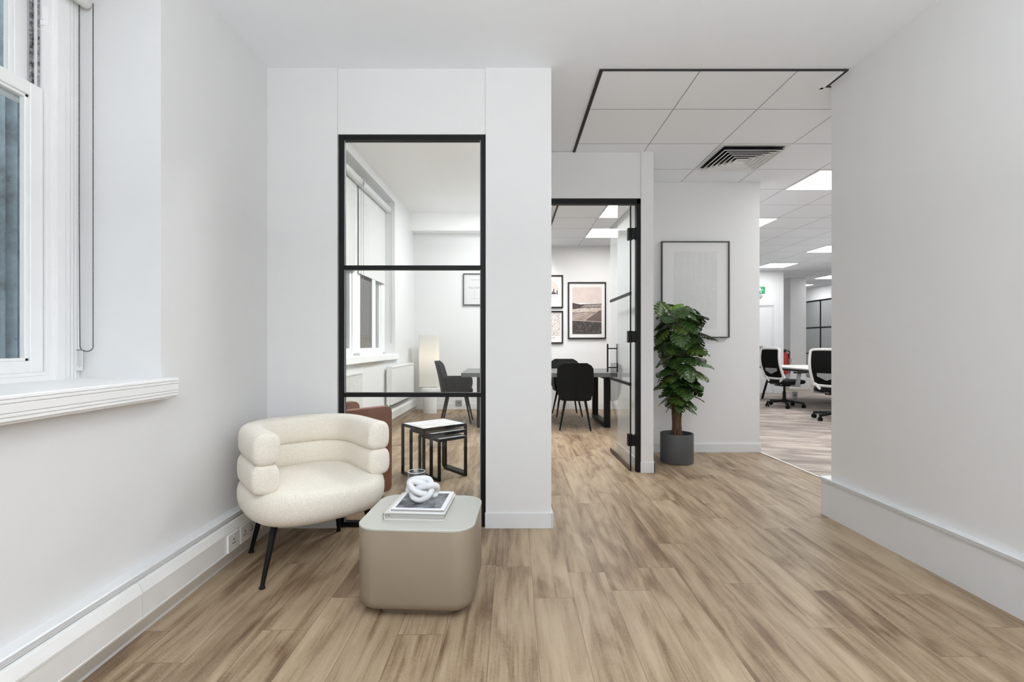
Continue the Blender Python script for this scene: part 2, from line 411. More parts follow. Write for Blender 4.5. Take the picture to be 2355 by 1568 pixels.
struct(b.build('ceiling_tiles', TILE))
CEILN = mat('white_ceiling_paint', (.88, .87, .855, 1), .9, var=.01)
wall('ceiling_meeting_room', [(-2.2, .66, 3.02, 8.56, 3.33, 3.4)], CEILN)
wall('wall_bulkhead', [(.60, .655, 4.38, 8.43, ZT+.001, 3.33)])
wall('trim_1', [(.598, 2.133, 3.0005, 3.0095, ZT-.004, ZT+.02)], GAP)                       # black edge of the tiled field
b = MB(); b.add([(.598, 3.01, 2.812), (.618, 3.01, 2.812), (.637, 4.284, 2.812), (.617, 4.284, 2.812), (.598, 3.01, 2.84), (.618, 3.01, 2.84), (.637, 4.284, 2.84), (.617, 4.284, 2.84)],
    [(0,1,2,3),(4,7,6,5),(0,4,5,1),(1,5,6,2),(2,6,7,3),(3,7,4,0)])
b.add([(.637, 4.381, 2.812), (.657, 4.381, 2.812), (.72, 8.43, 2.812), (.70, 8.43, 2.812), (.637, 4.381, 2.84), (.657, 4.381, 2.84), (.72, 8.43, 2.84), (.70, 8.43, 2.84)],
    [(0,1,2,3),(4,7,6,5),(0,4,5,1),(1,5,6,2),(2,6,7,3),(3,7,4,0)])
struct(b.build('trim_2', GAP))
wall('trim_3', [(2.118, 2.133, 3.0105, 3.195, ZT-.004, ZT+.02), (2.118, 2.68, 3.188, 3.20, ZT-.004, ZT+.02)], GAP)
wall('trim_4', [(2.100, 2.117, 3.03, 3.225, ZT-.003, ZT+.02), (2.10, 2.68, 3.205, 3.225, ZT-.003, ZT+.02)], CEIL)
# left wall with window opening
WY0, WY1, WZ0, WZ1 = .78, 2.059, .985, 2.62
wall('wall_left', [(-1.80, XL, -2.4, WY0, 0, ZC), (-1.80, XL, WY1, YB, 0, ZC), (-1.80, XL, WY0, WY1, 0, WZ0-.085), (-1.80, XL, WY0, WY1, WZ1, ZC),
    (-1.907, -1.80, WY1, 3.0, 0, 3.33), (-1.907, -1.80, -2.4, WY0, 0, ZC), (-1.907, -1.80, WY0, WY1, 0, .93), (-1.907, -1.80, WY0, WY1, 2.75, ZC)])
wall('wall_rear', [(-1.445, -.1, -2.4, -2.3, 0, ZC), (1.95, XR, -2.4, -2.3, 0, ZC), (-.1, 1.95, -2.4, -2.3, 0, .85), (-.1, 1.95, -2.4, -2.3, 2.65, ZC)])
w3 = bpy.data.objects.new('added_rear_window', None); COL.objects.link(w3); struct(w3)  # out-of-view window, added to bring daylight in from behind the viewer
b = MB(); b.box(-.1, -.04, -2.38, -2.32, .85, 2.65); b.box(1.89, 1.95, -2.38, -2.32, .85, 2.65); b.box(-.04, 1.89, -2.38, -2.32, .85, .91); b.box(-.04, 1.89, -2.38, -2.32, 2.59, 2.65); b.box(.9, .96, -2.38, -2.32, .85, 2.65)
b.build('window_frame', FRAMEW, w3)
wall('wall_right', [(XR, 2.68, -2.4, 3.178, 0, ZC)])
wall('wall_back', [(XL, -1.0158, YB, 3.11, 0, ZC), (-1.0158, -.104, 3.0, 3.10, 2.42, ZC), (-.104, .299, YB, 3.11, 0, ZC),
    (-1.80, .299, 3.02, 3.11, ZC, 3.33), (-1.80, XL, 3.0, 3.11, 0, ZC)])
wall('wall_return', [(.18, .299, 3.11, 4.38, 0, 3.33)])
wall('wall_doorway', [(.299, 1.214, 4.285, 4.38, 2.41, 2.815), (.299, .66, 4.30, 4.38, 2.815, 3.33)])
wall('wall_pier', [(1.214, 1.323, 4.27, 5.15, 0, 2.816)])
wall('wall_picture', [(1.323, 2.68, 5.08, 5.15, 0, 2.816)])
wall('wall_partition', [(2.60, 2.68, 5.15, 8.43, 0, 2.816)])
wall('wall_meeting_room_back', [(-2.0, 2.68, 8.43, 8.56, 0, 3.33)])
wall('trim_beam', [(-1.72, .60, 8.2, 8.43, 3.04, 3.33)], CEILN)
wall('wall_office_door', [(2.68, 6.46, 11.2, 12.9, 0, 2.816)])
wall('wall_office_end', [(2.68, 9.45, 16.0, 16.2, 0, 2.816), (2.68, 2.8, 8.56, 11.2, 0, 2.816)])
wall('wall_office_right', [(9.30, 9.45, 3.0, 16.0, 0, 2.816), (9.26, 9.30, 3.1, 16.0, 2.43, 2.816)])
wall('wall_office_front', [(2.68, 9.45, 3.0, 3.1, 0, 2.816)])
wall('wall_column', [(7.32, 7.72, 12.39, 12.8, 0, 2.816)])
wall('baseboard_column', [(7.24, 7.79, 12.30, 12.9, 0, .27)])
# baseboards (thin skirting 95 mm)
wall('baseboard_pillar', [(-.108, .305, 2.978, YB+.002, 0, .094), (.297, .309, 2.978, 4.285, 0, .094)], TRIM, .003)
wall('baseboard_back', [(-1.41, -1.0158, 2.978, YB+.002, 0, .094)], TRIM, .003)
wall('baseboard_pier', [(1.208, 1.335, 4.258, 4.272, 0, .094), (1.321, 1.335, 4.258, 5.08, 0, .094), (1.202, 1.215, 4.38, 5.15, 0, .094)], TRIM, .003)
wall('baseboard_picture', [(1.323, 2.69, 5.067, 5.082, 0, .092)], TRIM, .003)
wall('baseboard_meeting_room', [(-1.5, 2.6, 8.416, 8.432, 0, .10)], TRIM, .003)
# boxed skirting with a reeded ledge, right and left
def ledge_prof(x0, nose, z, sgn):   # polygon (x,z); sgn=+1 wall to the right
    return [(x0, z), (nose+sgn*.004, z), (nose, z-.004), (nose, z-.009), (nose+sgn*.004, z-.0105), (nose+sgn*.001, z-.012), (nose+sgn*.001, z-.017), (nose+sgn*.006, z-.0185),
            (nose+sgn*.004, z-.020), (nose+sgn*.004, z-.0255), (nose+sgn*.010, z-.027), (x0, z-.027)]
b = MB(); b.box(2.122, 2.20, -2.3, 3.243, 0, .224); b.prism(ledge_prof(2.60, 2.110, .251, 1), 'y', -2.3, 3.247); b.box(2.20, 2.66, 3.178, 3.243, 0, .224)
struct(b.build('baseboard_right', TRIM, smooth=20))
b = MB(); b.prism(ledge_prof(XL-.01, -1.390, .251, -1), 'y', -2.3, YB-.001); b.box(XL-.01, -1.408, -2.3, YB-.001, 0, .225)
struct(b.build('baseboard_left', TRIM, smooth=20))
wall('trim_5', [(2.672, 2.69, 3.25, 5.066, 0, .006)], ALU, .002)                            # threshold strip between planks and carpet

# dado trunking on the left skirting, one object per length
tprof = [(-1.402, .2215), (-1.380, .2175), (-1.365, .184), (-1.365, .176), (-1.367, .175), (-1.367, .091), (-1.365, .090), (-1.366, .083), (-1.408, .012), (-1.408, .2215)]
t1 = tag(MB().prism(tprof, 'y', 1.8505, 2.972).build('cable_trunking', PLASTW, smooth=20), 'white angled cable trunking along skirting, length that passes behind the cream armchair', 'cable trunking', 'skirting trunking lengths')
t2 = tag(MB().prism(tprof, 'y', -2.2, 1.8475).build('cable_trunking', PLASTW, smooth=20), 'white angled cable trunking along skirting, nearest length below the window sill', 'cable trunking', 'skirting trunking lengths')
def socket_plate(y0, y1, label, double):
    cy = (y0+y1)/2
    t = thing('wall_socket', label, 'socket', (-1.3665, cy, .133))
    h = (y1-y0)/2
    MB().box(0, .011, -h, h, -.043, .043).build('faceplate', PLASTW, t, bevel=.002)
    for s in ((-1, 1) if double else (0,)):
        b = MB()
        for (dy, dz, wy, wz) in ((0, .017, .003, .005), (-.009, 0, .005, .002), (.009, 0, .005, .002)):
            b.box(.0105, .0118, s*.034+dy-wy, s*.034+dy+wy, dz-wz-.006, dz+wz-.006)
        b.build('pin_holes', PLASTB, t)
    MB().box(.010, .014, -.005, .005, .026, .036).build('switch', PLASTW, t, bevel=.001)
socket_plate(2.41, 2.505, 'white single socket plate on the trunking, left of the white double plate', False)
socket_plate(2.525, 2.672, 'white double socket plate on the trunking behind the armchair leg', True)

# ---- main sash window
win = bpy.data.objects.new('window_1', None); COL.objects.link(win); struct(win)
b = MB()                                # casing with reeded mouldings on the back of the reveal
for y0, y1, xx in ((2.057, 2.047, -1.787), (2.047, 2.040, -1.792), (2.040, 2.028, -1.784), (2.028, 2.022, -1.790), (2.022, 2.010, -1.782), (2.010, 2.004, -1.788), (2.004, 1.990, -1.781), (1.990, 1.984, -1.788),
                   (1.984, 1.952, -1.783), (1.952, 1.945, -1.790), (1.945, 1.925, -1.796)):
    b.box(-1.907, xx, y1, y0, .985, 2.75)
    b.box(-1.907, xx, 2.84-y0, 2.84-y1, .985, 2.75)      # mirrored far side of the window
b.build('window_frame', FRAMEW, win)
MB().box(-1.907, -1.79, .92, 1.92, 2.66, 2.75).build('head_frame', FRAMEW, win)
b = MB(); b.box(-1.907, -1.795, .9, 1.93, .985, 1.004); b.box(-1.907, -1.806, .9, 1.93, 1.004, 1.018)
b.build('window_sill', FRAMEW, win, bevel=.002)
def sash(name, x0, x1, z0, z1, ztr, zbr, y0=.93, y1=1.921, st=.052):
    xm = (x0+x1)/2
    f = MB(); f.box(x0, x1, y1-st, y1, z0, z1); f.box(x0, x1, y0, y0+st, z0, z1); f.box(x0, x1, y0+st, y1-st, z0, z0+zbr); f.box(x0, x1, y0+st, y1-st, z1-ztr, z1)
    f.box(x0+.008, x1-.008, y1-st-.014, y1-st, z0+zbr, z1-ztr); f.box(x0+.008, x1-.008, y0+st, y0+st+.014, z0+zbr, z1-ztr)
    f.box(x0+.008, x1-.008, y0+st, y1-st, z0+zbr, z0+zbr+.012); f.box(x0+.008, x1-.008, y0+st, y1-st, z1-ztr-.012, z1-ztr)
    o = f.build(name, FRAMEW, win, bevel=.002, seg=1)
    MB().box(xm-.002, xm+.002, y0+st, y1-st, z0+zbr, z1-ztr).build('pane', GLASS, o)
sash('lower_sash', -1.85, -1.812, 1.018, 2.133, .050, .045)
sash('upper_sash', -1.905, -1.867, 2.075, 2.66, .045, .050, y1=1.915)
b = MB(); b.box(-1.866, -1.852, 1.922, 1.928, 1.0, 2.66); b.tube([(-1.859, 1.9185, 2.66), (-1.859, 1.9185, 2.14)], .004, 8); b.tube([(-1.83, 1.9205, 2.66), (-1.83, 1.9205, 2.14)], .0035, 8)
b.build('sash_cord', speck_mat('old_sash_cord', G(.05), G(.35), 60, .4, .6), win)
b = MB(); b.box(-1.812, -1.806, 1.914, 1.930, 2.405, 2.460); b.box(-1.822, -1.806, 1.917, 1.929, 2.385, 2.405); b.tube([(-1.807, 1.925, 2.395), (-1.795, 1.935, 2.375)], .005, 8)
b.build('sash_stop', FRAMEW, win, bevel=.0015, seg=1)
# window board with reeded nose
z = .9845; nose = -1.385
prof = [(-1.80, z+.001), (nose-.006, z), (nose-.001, z-.003), (nose, z-.010), (nose-.005, z-.013), (nose-.001, z-.016), (nose-.001, z-.022), (nose-.006, z-.025), (nose-.003, z-.028), (nose-.003, z-.050),
        (nose-.008, z-.053), (nose-.004, z-.056), (nose-.004, z-.062), (nose-.009, z-.065), (nose-.006, z-.068), (nose-.006, z-.074), (nose-.014, z-.078), (nose-.016, z-.084), (-1.80, z-.084)]
struct(MB().prism(prof, 'y', .66, 2.086).build('trim_6', FRAMEW, smooth=15))

# roller blind of the main window: only its bead chain hangs into view
rb = thing('roller_blind', 'dark bead chain with small white warning tag hanging in the window reveal', 'blind chain', (-1.74, 2.035, 2.55))
MB().tube([(0, -1.2, 0), (0, .0, 0)], .022, 16).build('roller', BLINDF, rb, smooth=40)
b = MB(); xa, xb2 = PX(182, 2.035)+1.74, PX(214, 2.035)+1.74
zb = PZ(808, 2.035)-2.55
pth = [(xa, 0, 0)]+[(xa+.012*max(0, (k/200-.55))**1.5, 0, k/200*(zb+.02)) for k in range(1, 200)]
pth += [(xa+.004+(xb2-xa-.004)*(.5-.5*math.cos(PI*k/8)), 0, zb+.02-.02*math.sin(PI*k/8)) for k in range(0, 9)]
pth += [(xb2, 0, k/200*(zb+.02)) for k in range(199, -1, -1)]
b2 = MB(); b2.tube(pth, .0007, 5)
# beads at equal steps
acc = 0; last = Vector(pth[0]); stepb = .0062
for p in pth[1:]:
    p = Vector(p); d = (p-last).length
    while acc+d >= stepb:
        q = last+(p-last)*((stepb-acc)/d); d -= (stepb-acc); last = q; acc = 0
        b.loft([[(q.x+rr*math.cos(PI/3*j), q.y+rr*math.sin(PI/3*j), q.z+h) for j in range(6)] for rr, h in ((.0012, -.0024), (.0024, -.001), (.0024, .001), (.0012, .0024))])
    acc += d; last = p
ch = b.build('bead_chain', BEAD, rb, smooth=80); b2.build('cord', BEAD, ch)
tg = MB().box(PX(176, 2.035)+1.74, PX(190, 2.035)+1.74, -.002, .001, PZ(852, 2.035)-2.55, PZ(805, 2.035)-2.55).build('warning_tag', PLASTW, rb, bevel=.0008, seg=1)
b = MB(); b.box(PX(177, 2.035)+1.74, PX(189.5, 2.035)+1.74, -.0028, -.0015, PZ(806.5, 2.035)-2.55, PZ(803.5, 2.035)-2.55)
for k, (lx, z0, z1) in enumerate(((180, 808, 841), (183, 808, 845), (187, 808, 843))):
    n = 11
    for i in range(n):
        za = z0+(z1-z0)*i/n; b.box(PX(lx, 2.035)+1.7397, PX(lx+.8, 2.035)+1.7401, -.0026, -.002, PZ(za, 2.035)-2.55, PZ(za+(z1-z0)/n*.72, 2.035)-2.55)
b.build('small_print', INKG, tg)

# outside: corrugated sheeting beyond the front-room window, brick wall beyond the meeting-room window
b = MB(); N = 260; y0, y1 = .6, 4.0
pts = [(-2.62+.018*math.cos(2*PI*(y0+(y1-y0)*i/N-2.545)/.066), y0+(y1-y0)*i/N) for i in range(N+1)]
pr = pts+[(x-.012, y) for x, y in reversed(pts)]
b.loft([[(x, y, -.4) for x, y in pr], [(x, y, 3.3) for x, y in pr]], cap0=True, cap1=True)
tag(b.build('corrugated_fence', CORRUG, smooth=60), 'weathered pale blue corrugated sheeting outside the large sash window', 'fence')
wall('wall_brick_outside', [(-3.1, -2.95, 3.2, 11.0, -.4, 3.3)], BRICK)

# ------------------------------------------------------------------ glazed screen
def screen():
    t = thing('glazed_screen', 'tall black-framed glass screen of three panes between the armchair and white pillar', 'glass screen', (-.5575, 3.005, 0))
    x0, x1 = -.4527, .4527; y0, y1 = 0, .045; zt = 2.4186
    MB().box(x0, x0+.030, y0, y1, 0, zt).build('stile', BLACK, t, bevel=.001, seg=1)
    MB().box(x1-.030, x1, y0, y1, 0, zt).build('stile', BLACK, t, bevel=.001, seg=1)
    MB().box(x0+.03, x1-.03, y0, y1, zt-.030, zt).build('head_rail', BLACK, t, bevel=.001, seg=1)
    MB().box(x0+.03, x1-.03, y0, y1, 0, .028).build('bottom_rail', BLACK, t, bevel=.001, seg=1)
    zs = [.028, .8135-.013, .8135+.013, 1.601-.013, 1.601+.013, zt-.030]
    MB().box(x0+.03, x1-.03, y0+.003, y1, zs[1], zs[2]).build('transom', BLACK, t, bevel=.001, seg=1)
    MB().box(x0+.03, x1-.03, y0+.003, y1, zs[3], zs[4]).build('transom', BLACK, t, bevel=.001, seg=1)
    for a, c in ((0, 1), (2, 3), (4, 5)):
        MB().box(x0+.03, x1-.03, .020, .026, zs[a], zs[c]).build('pane', GLASS, t)
        MB().box(x0+.030, x0+.036, .008, .014, zs[a], zs[c]).build('glazing_bead', GREYP, t)
        MB().box(x1-.036, x1-.030, .008, .014, zs[a], zs[c]).build('glazing_bead', GREYP, t)
screen()

# ------------------------------------------------------------------ glass door
dr = bpy.data.objects.new('door_1', None); COL.objects.link(dr); struct(dr)
b = MB(); b.box(1.179, 1.2165, 4.285, 4.345, 0, 2.405); b.box(.30, 1.2165, 4.285, 4.345, 2.362, 2.405); b.box(.30, .338, 4.285, 4.345, 0, 2.405)
b.build('door_frame', BLACK, dr, bevel=.0015, seg=1)
leaf = MB().box(1.128, 1.138, 4.318, 5.115, .010, 2.352).build('door_leaf', GLASS, dr)
MB().box(1.1275, 1.1385, 4.310, 4.318, .010, 2.352).build('edge_strip', BLACK, leaf)
MB().box(1.1265, 1.1395, 4.312, 5.115, .008, .042).build('bottom_rail', mat('bronze_rail', (.05, .032, .02, 1), .35, .4, var=.1), leaf)
for z in (1.577, .770): MB().box(1.125, 1.141, 4.312, 5.115, z-.013, z+.013).build('transom', BLACK, leaf)
for z in (2.105, 1.193, .276):
    b = MB(); b.box(1.112, 1.154, 4.312, 4.362, z-.052, z+.052); b.box(1.139, 1.172, 4.298, 4.318, z-.048, z+.048); b.box(1.168, 1.181, 4.292, 4.330, z-.052, z+.052)
    b.build('hinge', BLACK, leaf, bevel=.002)
b = MB(); yh = 5.02
for x in (1.082, 1.182): b.tube([(x, yh, .838), (x, yh, 1.130)], .0085, 12)
for z in (1.082, .886): b.tube([(1.082, yh, z), (1.182, yh, z)], .0065, 10)
b.build('pull_handle', BLACK, leaf, smooth=40)

# ------------------------------------------------------------------ ceiling fittings
def shear(x, y): return x+.0155*(y-3.0)
def led_panel(cx, cy, label, m, group):
    t = thing('ceiling_light', label, 'ceiling light', (cx, cy, ZT-.006), 0, group)
    MB().box(-.285, .285, -.285, .285, -.002, .004).build('diffuser', m, t)
    f = MB(); f.box(-.300, .300, -.300, -.286, -.005, .005); f.box(-.300, .300, .286, .300, -.005, .005); f.box(-.300, -.286, -.286, .286, -.005, .005); f.box(.286, .300, -.286, .286, -.005, .005)
    f.build('frame', PLASTW, t)
def tilec(i, j): y = 3.505+.602*(j+.5); return shear(1.221+.604*(i+.5), y), y
GO = 'square light panels in the open office ceiling'
for i, j, lb in ((3, 2, 'largest square light panel, half hidden by the near right-hand wall'), (3, 5, 'square light panel half hidden by the picture wall edge, second from the front'),
                 (7, 8, 'thin bright light panel in the office ceiling cut by the right-hand wall edge'), (7, 11, 'light panel in the office ceiling just above the exit sign wall'),
                 (11, 14, 'small distant light panel above the grey glazed partition, cut by the right-hand wall'), (11, 17, 'tiniest farthest light panel just right of the white column top')):
    x, y = tilec(i, j)
    if j == 17: x = 8.50
    led_panel(x, y, lb, LED, GO)
for j, lb in ((4, 'nearer light panel seen through the glass doorway'), (6, 'farther light panel seen through the glass doorway')):
    x, y = tilec(0, j); led_panel(x, y-.03, lb, LEDM, 'light panels in the meeting room ceiling')
# stand added to carry the upward fill light, unseen behind the viewpoint
ul = thing('added_fill_lamp', 'added white stand for the upward fill light, unseen behind the viewpoint', 'added fill lamp', (.5, -.7, 0))
MB().box(-.25, .25, -.2, .2, 0, .015).build('base', PLASTW, ul, bevel=.003)
MB().tube([(0, 0, .015), (0, 0, 1.71)], .02, 12).build('pole', PLASTW, ul, smooth=60)
MB().box(-.72, .72, -.27, .27, 1.70, 1.735).build('lamp_head', PLASTW, ul, bevel=.004)
# air diffuser
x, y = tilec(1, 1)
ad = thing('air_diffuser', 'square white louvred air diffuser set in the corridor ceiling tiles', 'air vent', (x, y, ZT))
f = MB()
def sqring(b, r0, z0, r1, z1, th=.0015):
    R = lambda r, z: [(-r, -r, z), (r, -r, z), (r, r, z), (-r, r, z)]
    b.loft([R(r0, z0), R(r1, z1), R(r1-th, z1+th), R(r0-th, z0+th)], closed=True)
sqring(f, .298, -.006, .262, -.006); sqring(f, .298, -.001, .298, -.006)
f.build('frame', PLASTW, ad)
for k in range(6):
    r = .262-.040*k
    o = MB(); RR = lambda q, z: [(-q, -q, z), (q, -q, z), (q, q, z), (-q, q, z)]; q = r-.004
    o.loft([RR(q, -.010), RR(q, -.007), RR(q-.028, .022), RR(q-.032, .022), RR(q-.008, -.010)], closed=True); o.m[4:8] = [1]*4; o.build('louvre', [PLASTW, GAP], ad)  # upper blade faces black: shade between louvres put into the colour
MB().box(-.262, .262, -.262, .262, -.0012, -.0004).build('painted_duct_shade', GAP, ad)  # dark sheet painted in for the shade inside the duct
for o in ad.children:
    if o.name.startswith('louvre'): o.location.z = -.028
# recessed look: louvres hang just under the black sheet that stands for the duct shade

# ------------------------------------------------------------------ cream armchair
def armchair():
    t = thing('armchair', 'cream boucle tub armchair with stacked roll back and black tapered legs', 'armchair', (-1.015, 2.590, 0), math.radians(39.6))
    def upath(a, bk, fr, n=64, e=2.7):
        P = [(-a, fr+(0-fr)*i/10) for i in range(10)]
        for i in range(n+1):
            th = PI-PI*i/n; c, s_ = math.cos(th), math.sin(th)
            P.append((a*math.copysign(abs(c)**(2/e), c), bk*abs(s_)**(2/e)))
        P += [(a, 0+(fr-0)*i/10) for i in range(1, 11)]
        return P
    def roll(P, zc, hw, hh, capl=.045, tilt=0):
        # resample evenly
        pts = [Vector((x, y, 0)) for x, y in P]; L = [0]
        for i in range(1, len(pts)): L.append(L[-1]+(pts[i]-pts[i-1]).length)
        T = L[-1]; N = 90; rs = []
        def at(s):
            s = min(max(s, 0), T)
            for i in range(1, len(L)):
                if L[i] >= s: k = (s-L[i-1])/max(1e-9, L[i]-L[i-1]); return pts[i-1].lerp(pts[i], k)
            return pts[-1]
        ss = []; ks = []; NC = 12; ex = 2/3.4
        for i in range(NC+1):
            ph = PI/2*i/NC; ss.append(capl*(1-math.cos(ph)**ex)); ks.append(max(.02, math.sin(ph)**ex))
        ss += [capl+(T-2*capl)*i/N for i in range(1, N)]; ks += [1]*(N-1)
        for i in range(NC, -1, -1):
            ph = PI/2*i/NC; ss.append(T-capl*(1-math.cos(ph)**ex)); ks.append(max(.02, math.sin(ph)**ex))
        M = 28
        for s, k in zip(ss, ks):
            p = at(s); tg = (at(s+.006)-at(s-.006)).normalized(); out = Vector((-tg.y, tg.x, 0))
            ring = []
            for j in range(M):
                a = 2*PI*j/M; c, q = math.cos(a), math.sin(a)
                u = math.copysign(abs(c)**(2/3.0), c)*hw*k; v = math.copysign(abs(q)**(2/3.0), q)*hh*k
                ring.append((p.x+out.x*u, p.y+out.y*u, zc+v+tilt*(-p.y)))
            rs.append(ring)
        return MB().loft(rs)
    roll(upath(.276, .268, -.245), .640, .062, .076).build('upper_back_roll', BOUCLE, t, smooth=180)
    roll(upath(.281, .274, -.240), .502, .062, .072).build('lower_back_roll', BOUCLE, t, smooth=180)
    # seat
    def outline(k, n=96):
        P = []
        for i in range(n):
            th = 2*PI*i/n; c, s_ = math.cos(th), math.sin(th)
            if s_ >= 0: e = 2.6; a, bb = .344, .325
            else: e = 3.1; a, bb = .344, .325
            x = a*math.copysign(abs(c)**(2/e), c); y = bb*math.copysign(abs(s_)**(2/e), s_)
            if y < 0: y -= .035*(1-(x/a)**2)
            l = math.hypot(x, y); f = (l-k)/l
            P.append((x*f, y*f))
        return P
    rings = []
    for ins, z in ((.12, .272), (.075, .274), (.045, .282), (.020, .300), (.005, .328), (0, .360), (0, .392), (.006, .416), (.018, .432), (.040, .441), (.08, .446), (.16, .450), (.26, .452)):
        rings.append([(x, y, z) for x, y in outline(ins)])
    MB().loft(rings).build('seat', BOUCLE, t, smooth=180)
    for (fx, fy, tx, ty) in ((-.292, -.206, -.222, -.168), (.270, -.215, .22, -.17), (-.238, .254, -.18, .20), (.242, .254, .20, .20)):
        a = Vector((tx, ty, .30)); c = Vector((fx, fy, .012))
        l = MB().tube([a, a.lerp(c, .5), c], .018, 12, r1=.0095); l.build('leg', BLACK, t, smooth=50)
        lg = t.children[-1]
        MB().lathe([(.004, .0), (.013, .001), (.014, .006), (.010, .013), (.005, .018)], fx, fy, 14).build('foot_glide', BLACK, lg, smooth=60)
armchair()

# ------------------------------------------------------------------ side table with books, candle and tumbler
st = thing('side_table', 'low square greige side table with rounded corners in front of the armchair', 'side table', (-.355, 2.205, 0), math.radians(-3.3))
def rr_ring(w, d, r, z): return [(x, y, z) for x, y in rrect(w, d, r, 10)]
TW, TD = .492, .455
MB().loft([rr_ring(TW-.07, TD-.07, .07, .034), rr_ring(TW-.035, TD-.035, .08, .038), rr_ring(TW-.012, TD-.012, .088, .050), rr_ring(TW, TD, .092, .075), rr_ring(TW, TD, .092, .362), rr_ring(TW-.002, TD-.002, .092, .364)]).build('body', TAUPE, st, smooth=40)
MB().loft([rr_ring(TW, TD, .092, .3645), rr_ring(TW+.002, TD+.002, .093, .366), rr_ring(TW+.002, TD+.002, .093, .373), rr_ring(TW-.002, TD-.002, .091, .375)])  .build('top_panel', TOPL, st, smooth=40)
MB().loft([rr_ring(TW-.17, TD-.13, .05, 0), rr_ring(TW-.16, TD-.12, .055, .034)]).build('plinth', TAUPE, st, smooth=40)
def book(name, w, d, h, loc, rz, label, cover, photo=False):
    t = thing(name, label, 'book', loc, rz, None)
    c = MB(); c.box(-w/2, w/2, -d/2, d/2, 0, .003); c.box(-w/2, w/2, -d/2, d/2, h-.003, h)
    sp = [(-w/2-.006*math.sin(PI*k/8), h*k/8) for k in range(9)]
    c.prism(sp+[(-w/2+.002, h), (-w/2+.002, 0)], 'y', -d/2, d/2)
    cv = c.build('cover', cover, t, bevel=.0008, seg=1)
    MB().box(-w/2+.003, w/2-.005, -d/2+.005, d/2-.005, .003, h-.003).build('pages', PAGES, t)
    return t, cv
COVER = mat('cream_book_cloth', (.66, .64, .60, 1), .5, var=.03); COVERW = mat('white_gloss_cover', (.82, .83, .86, 1), .25, var=.01)
bt, cv = book('book', .262, .285, .030, (-.367, 2.222, .375), math.radians(-4), 'thick cream hardback at the bottom of the stack on the side table', COVER)
b = MB(); b.prism([(-.1345, .001), (-.1372, .008), (-.138, .015), (-.1372, .022), (-.1345, .029), (-.1325, .029), (-.1355, .015), (-.1325, .001)], 'y', -.1432, -.1427)
b.box(-.134, -.109, -.1431, -.1424, .0192, .0200); b.box(-.111, -.107, -.1433, -.1424, .0178, .0214)
b.build('spine_mark', INK, bt)
bt2, cv2 = book('book', .234, .262, .0155, (-.357, 2.215, .405), math.radians(-4), 'thin white book with grey landscape photo cover, topmost of the stack', COVERW)
MB().box(-.100, .098, -.112, .098, .0153, .0159).build('cover_photo', PHOTO, cv2)
b = MB(); b.box(.040, .0425, .109, .119, .0153, .0158); b.build('title_mark', INK, cv2)
# knotted candle
KP = [(380,520,1),(480,740,2),(680,900,2),(880,965,1.1),(1060,1020,-.4),(1150,1090,-1.4),(1190,960,-2.3),(1230,800,-1.4),(1215,670,.3),(1080,610,1.4),(850,680,1.0),(640,770,-.1),(440,870,-1),(300,950,-2),
      (310,780,-3),(330,580,-2.8),(480,480,-2.4),(750,445,-2.6),(950,480,-2.4),(1030,600,-1.3),(1080,760,.2),(1050,910,1.7),(920,1090,2.1),(700,1200,1.5),(510,1130,1),(450,1000,.4),(590,900,-.6),(800,800,-1.0),(890,690,-1.2),(790,610,-1.2),(630,560,-.6),(480,490,.3)]
kc = thing('knot_candle', 'white knotted loop candle on the white photo book', 'candle', (-.360, 2.175, .4205))
S = .000139; RT = .0136
pts = catmull([((x-770)*S, -d*.0105+.010, RT+(1200-y)*S*.80) for x, y, d in KP], 7)
zmin = min(p.z for p in pts); pts = [Vector((p.x, p.y, p.z-zmin+RT)) for p in pts]
MB().tube(pts, RT, 18, closed=True).build('wax_knot', WHITEWAX, kc, smooth=180)
MB().tube([((540-770)*S, .030, .085), ((543-770)*S, .030, .098), ((570-770)*S, .030, .112)], .0018, 8, r1=.0008).build('wick', WHITEWAX, kc, smooth=60)
tm = thing('glass_tumbler', 'clear ribbed glass tumbler standing behind the white knot candle', 'tumbler', (PX(957.5, 2.30), 2.302, .4205))
pr = [(.034, 0), (.039, .002), (.0405, .02), (.0405, .106), (.0400, .108), (.0385, .107), (.0382, .02), (.036, .010), (.0, .009)]
MB().lathe(pr, 0, 0, 48, cap1=False).build('glass_body', GLASSD, tm, smooth=60)
b = MB(); b.loft([[(rr*math.cos(2*PI*j/48), rr*math.sin(2*PI*j/48), z) for j in range(48)] for rr, z in ((.0408, .1055), (.0408, .1078), (.0388, .1078), (.0388, .1055))], closed=True)
b.build('rim', mat('bright_glass_rim', (.75, .75, .75, 1), .1, var=.02), tm, smooth=60)

# ------------------------------------------------------------------ monstera
pl = thing('potted_plant', 'tall artificial monstera in a round dark grey pot beside the white pier', 'plant', (1.668, 4.665, 0))
MB().lathe([(.140, 0), (.1500, .004), (.1520, .02), (.1520, .272), (.1500, .278), (.1400, .278), (.1380, .270), (.1375, .20)], n=56).build('pot', POT, pl, smooth=50)
MB().lathe([(.137, .20), (.137, .225), (.06, .238), (.001, .24)], n=32).build('soil', SOIL, pl, smooth=60)
b = MB(); rnd = random.Random(11)
b.tube([(0, 0, .22), (-.005, 0, .5), (.0, .01, .85), (-.03, .01, 1.25)], .042, 14, r1=.018)
for k in range(9):
    a = 2*PI*k/9+.3
    b.tube(catmull([(.045*math.cos(a), .045*math.sin(a), .22), (.034*math.cos(a+.3), .034*math.sin(a+.3), .36), (.04*math.cos(a+.5), .04*math.sin(a+.5), .52), (.025*math.cos(a+.8), .025*math.sin(a+.8), .8)], 5, False), .012, 8, r1=.006)
b.build('trunk', BARK, pl, smooth=60)
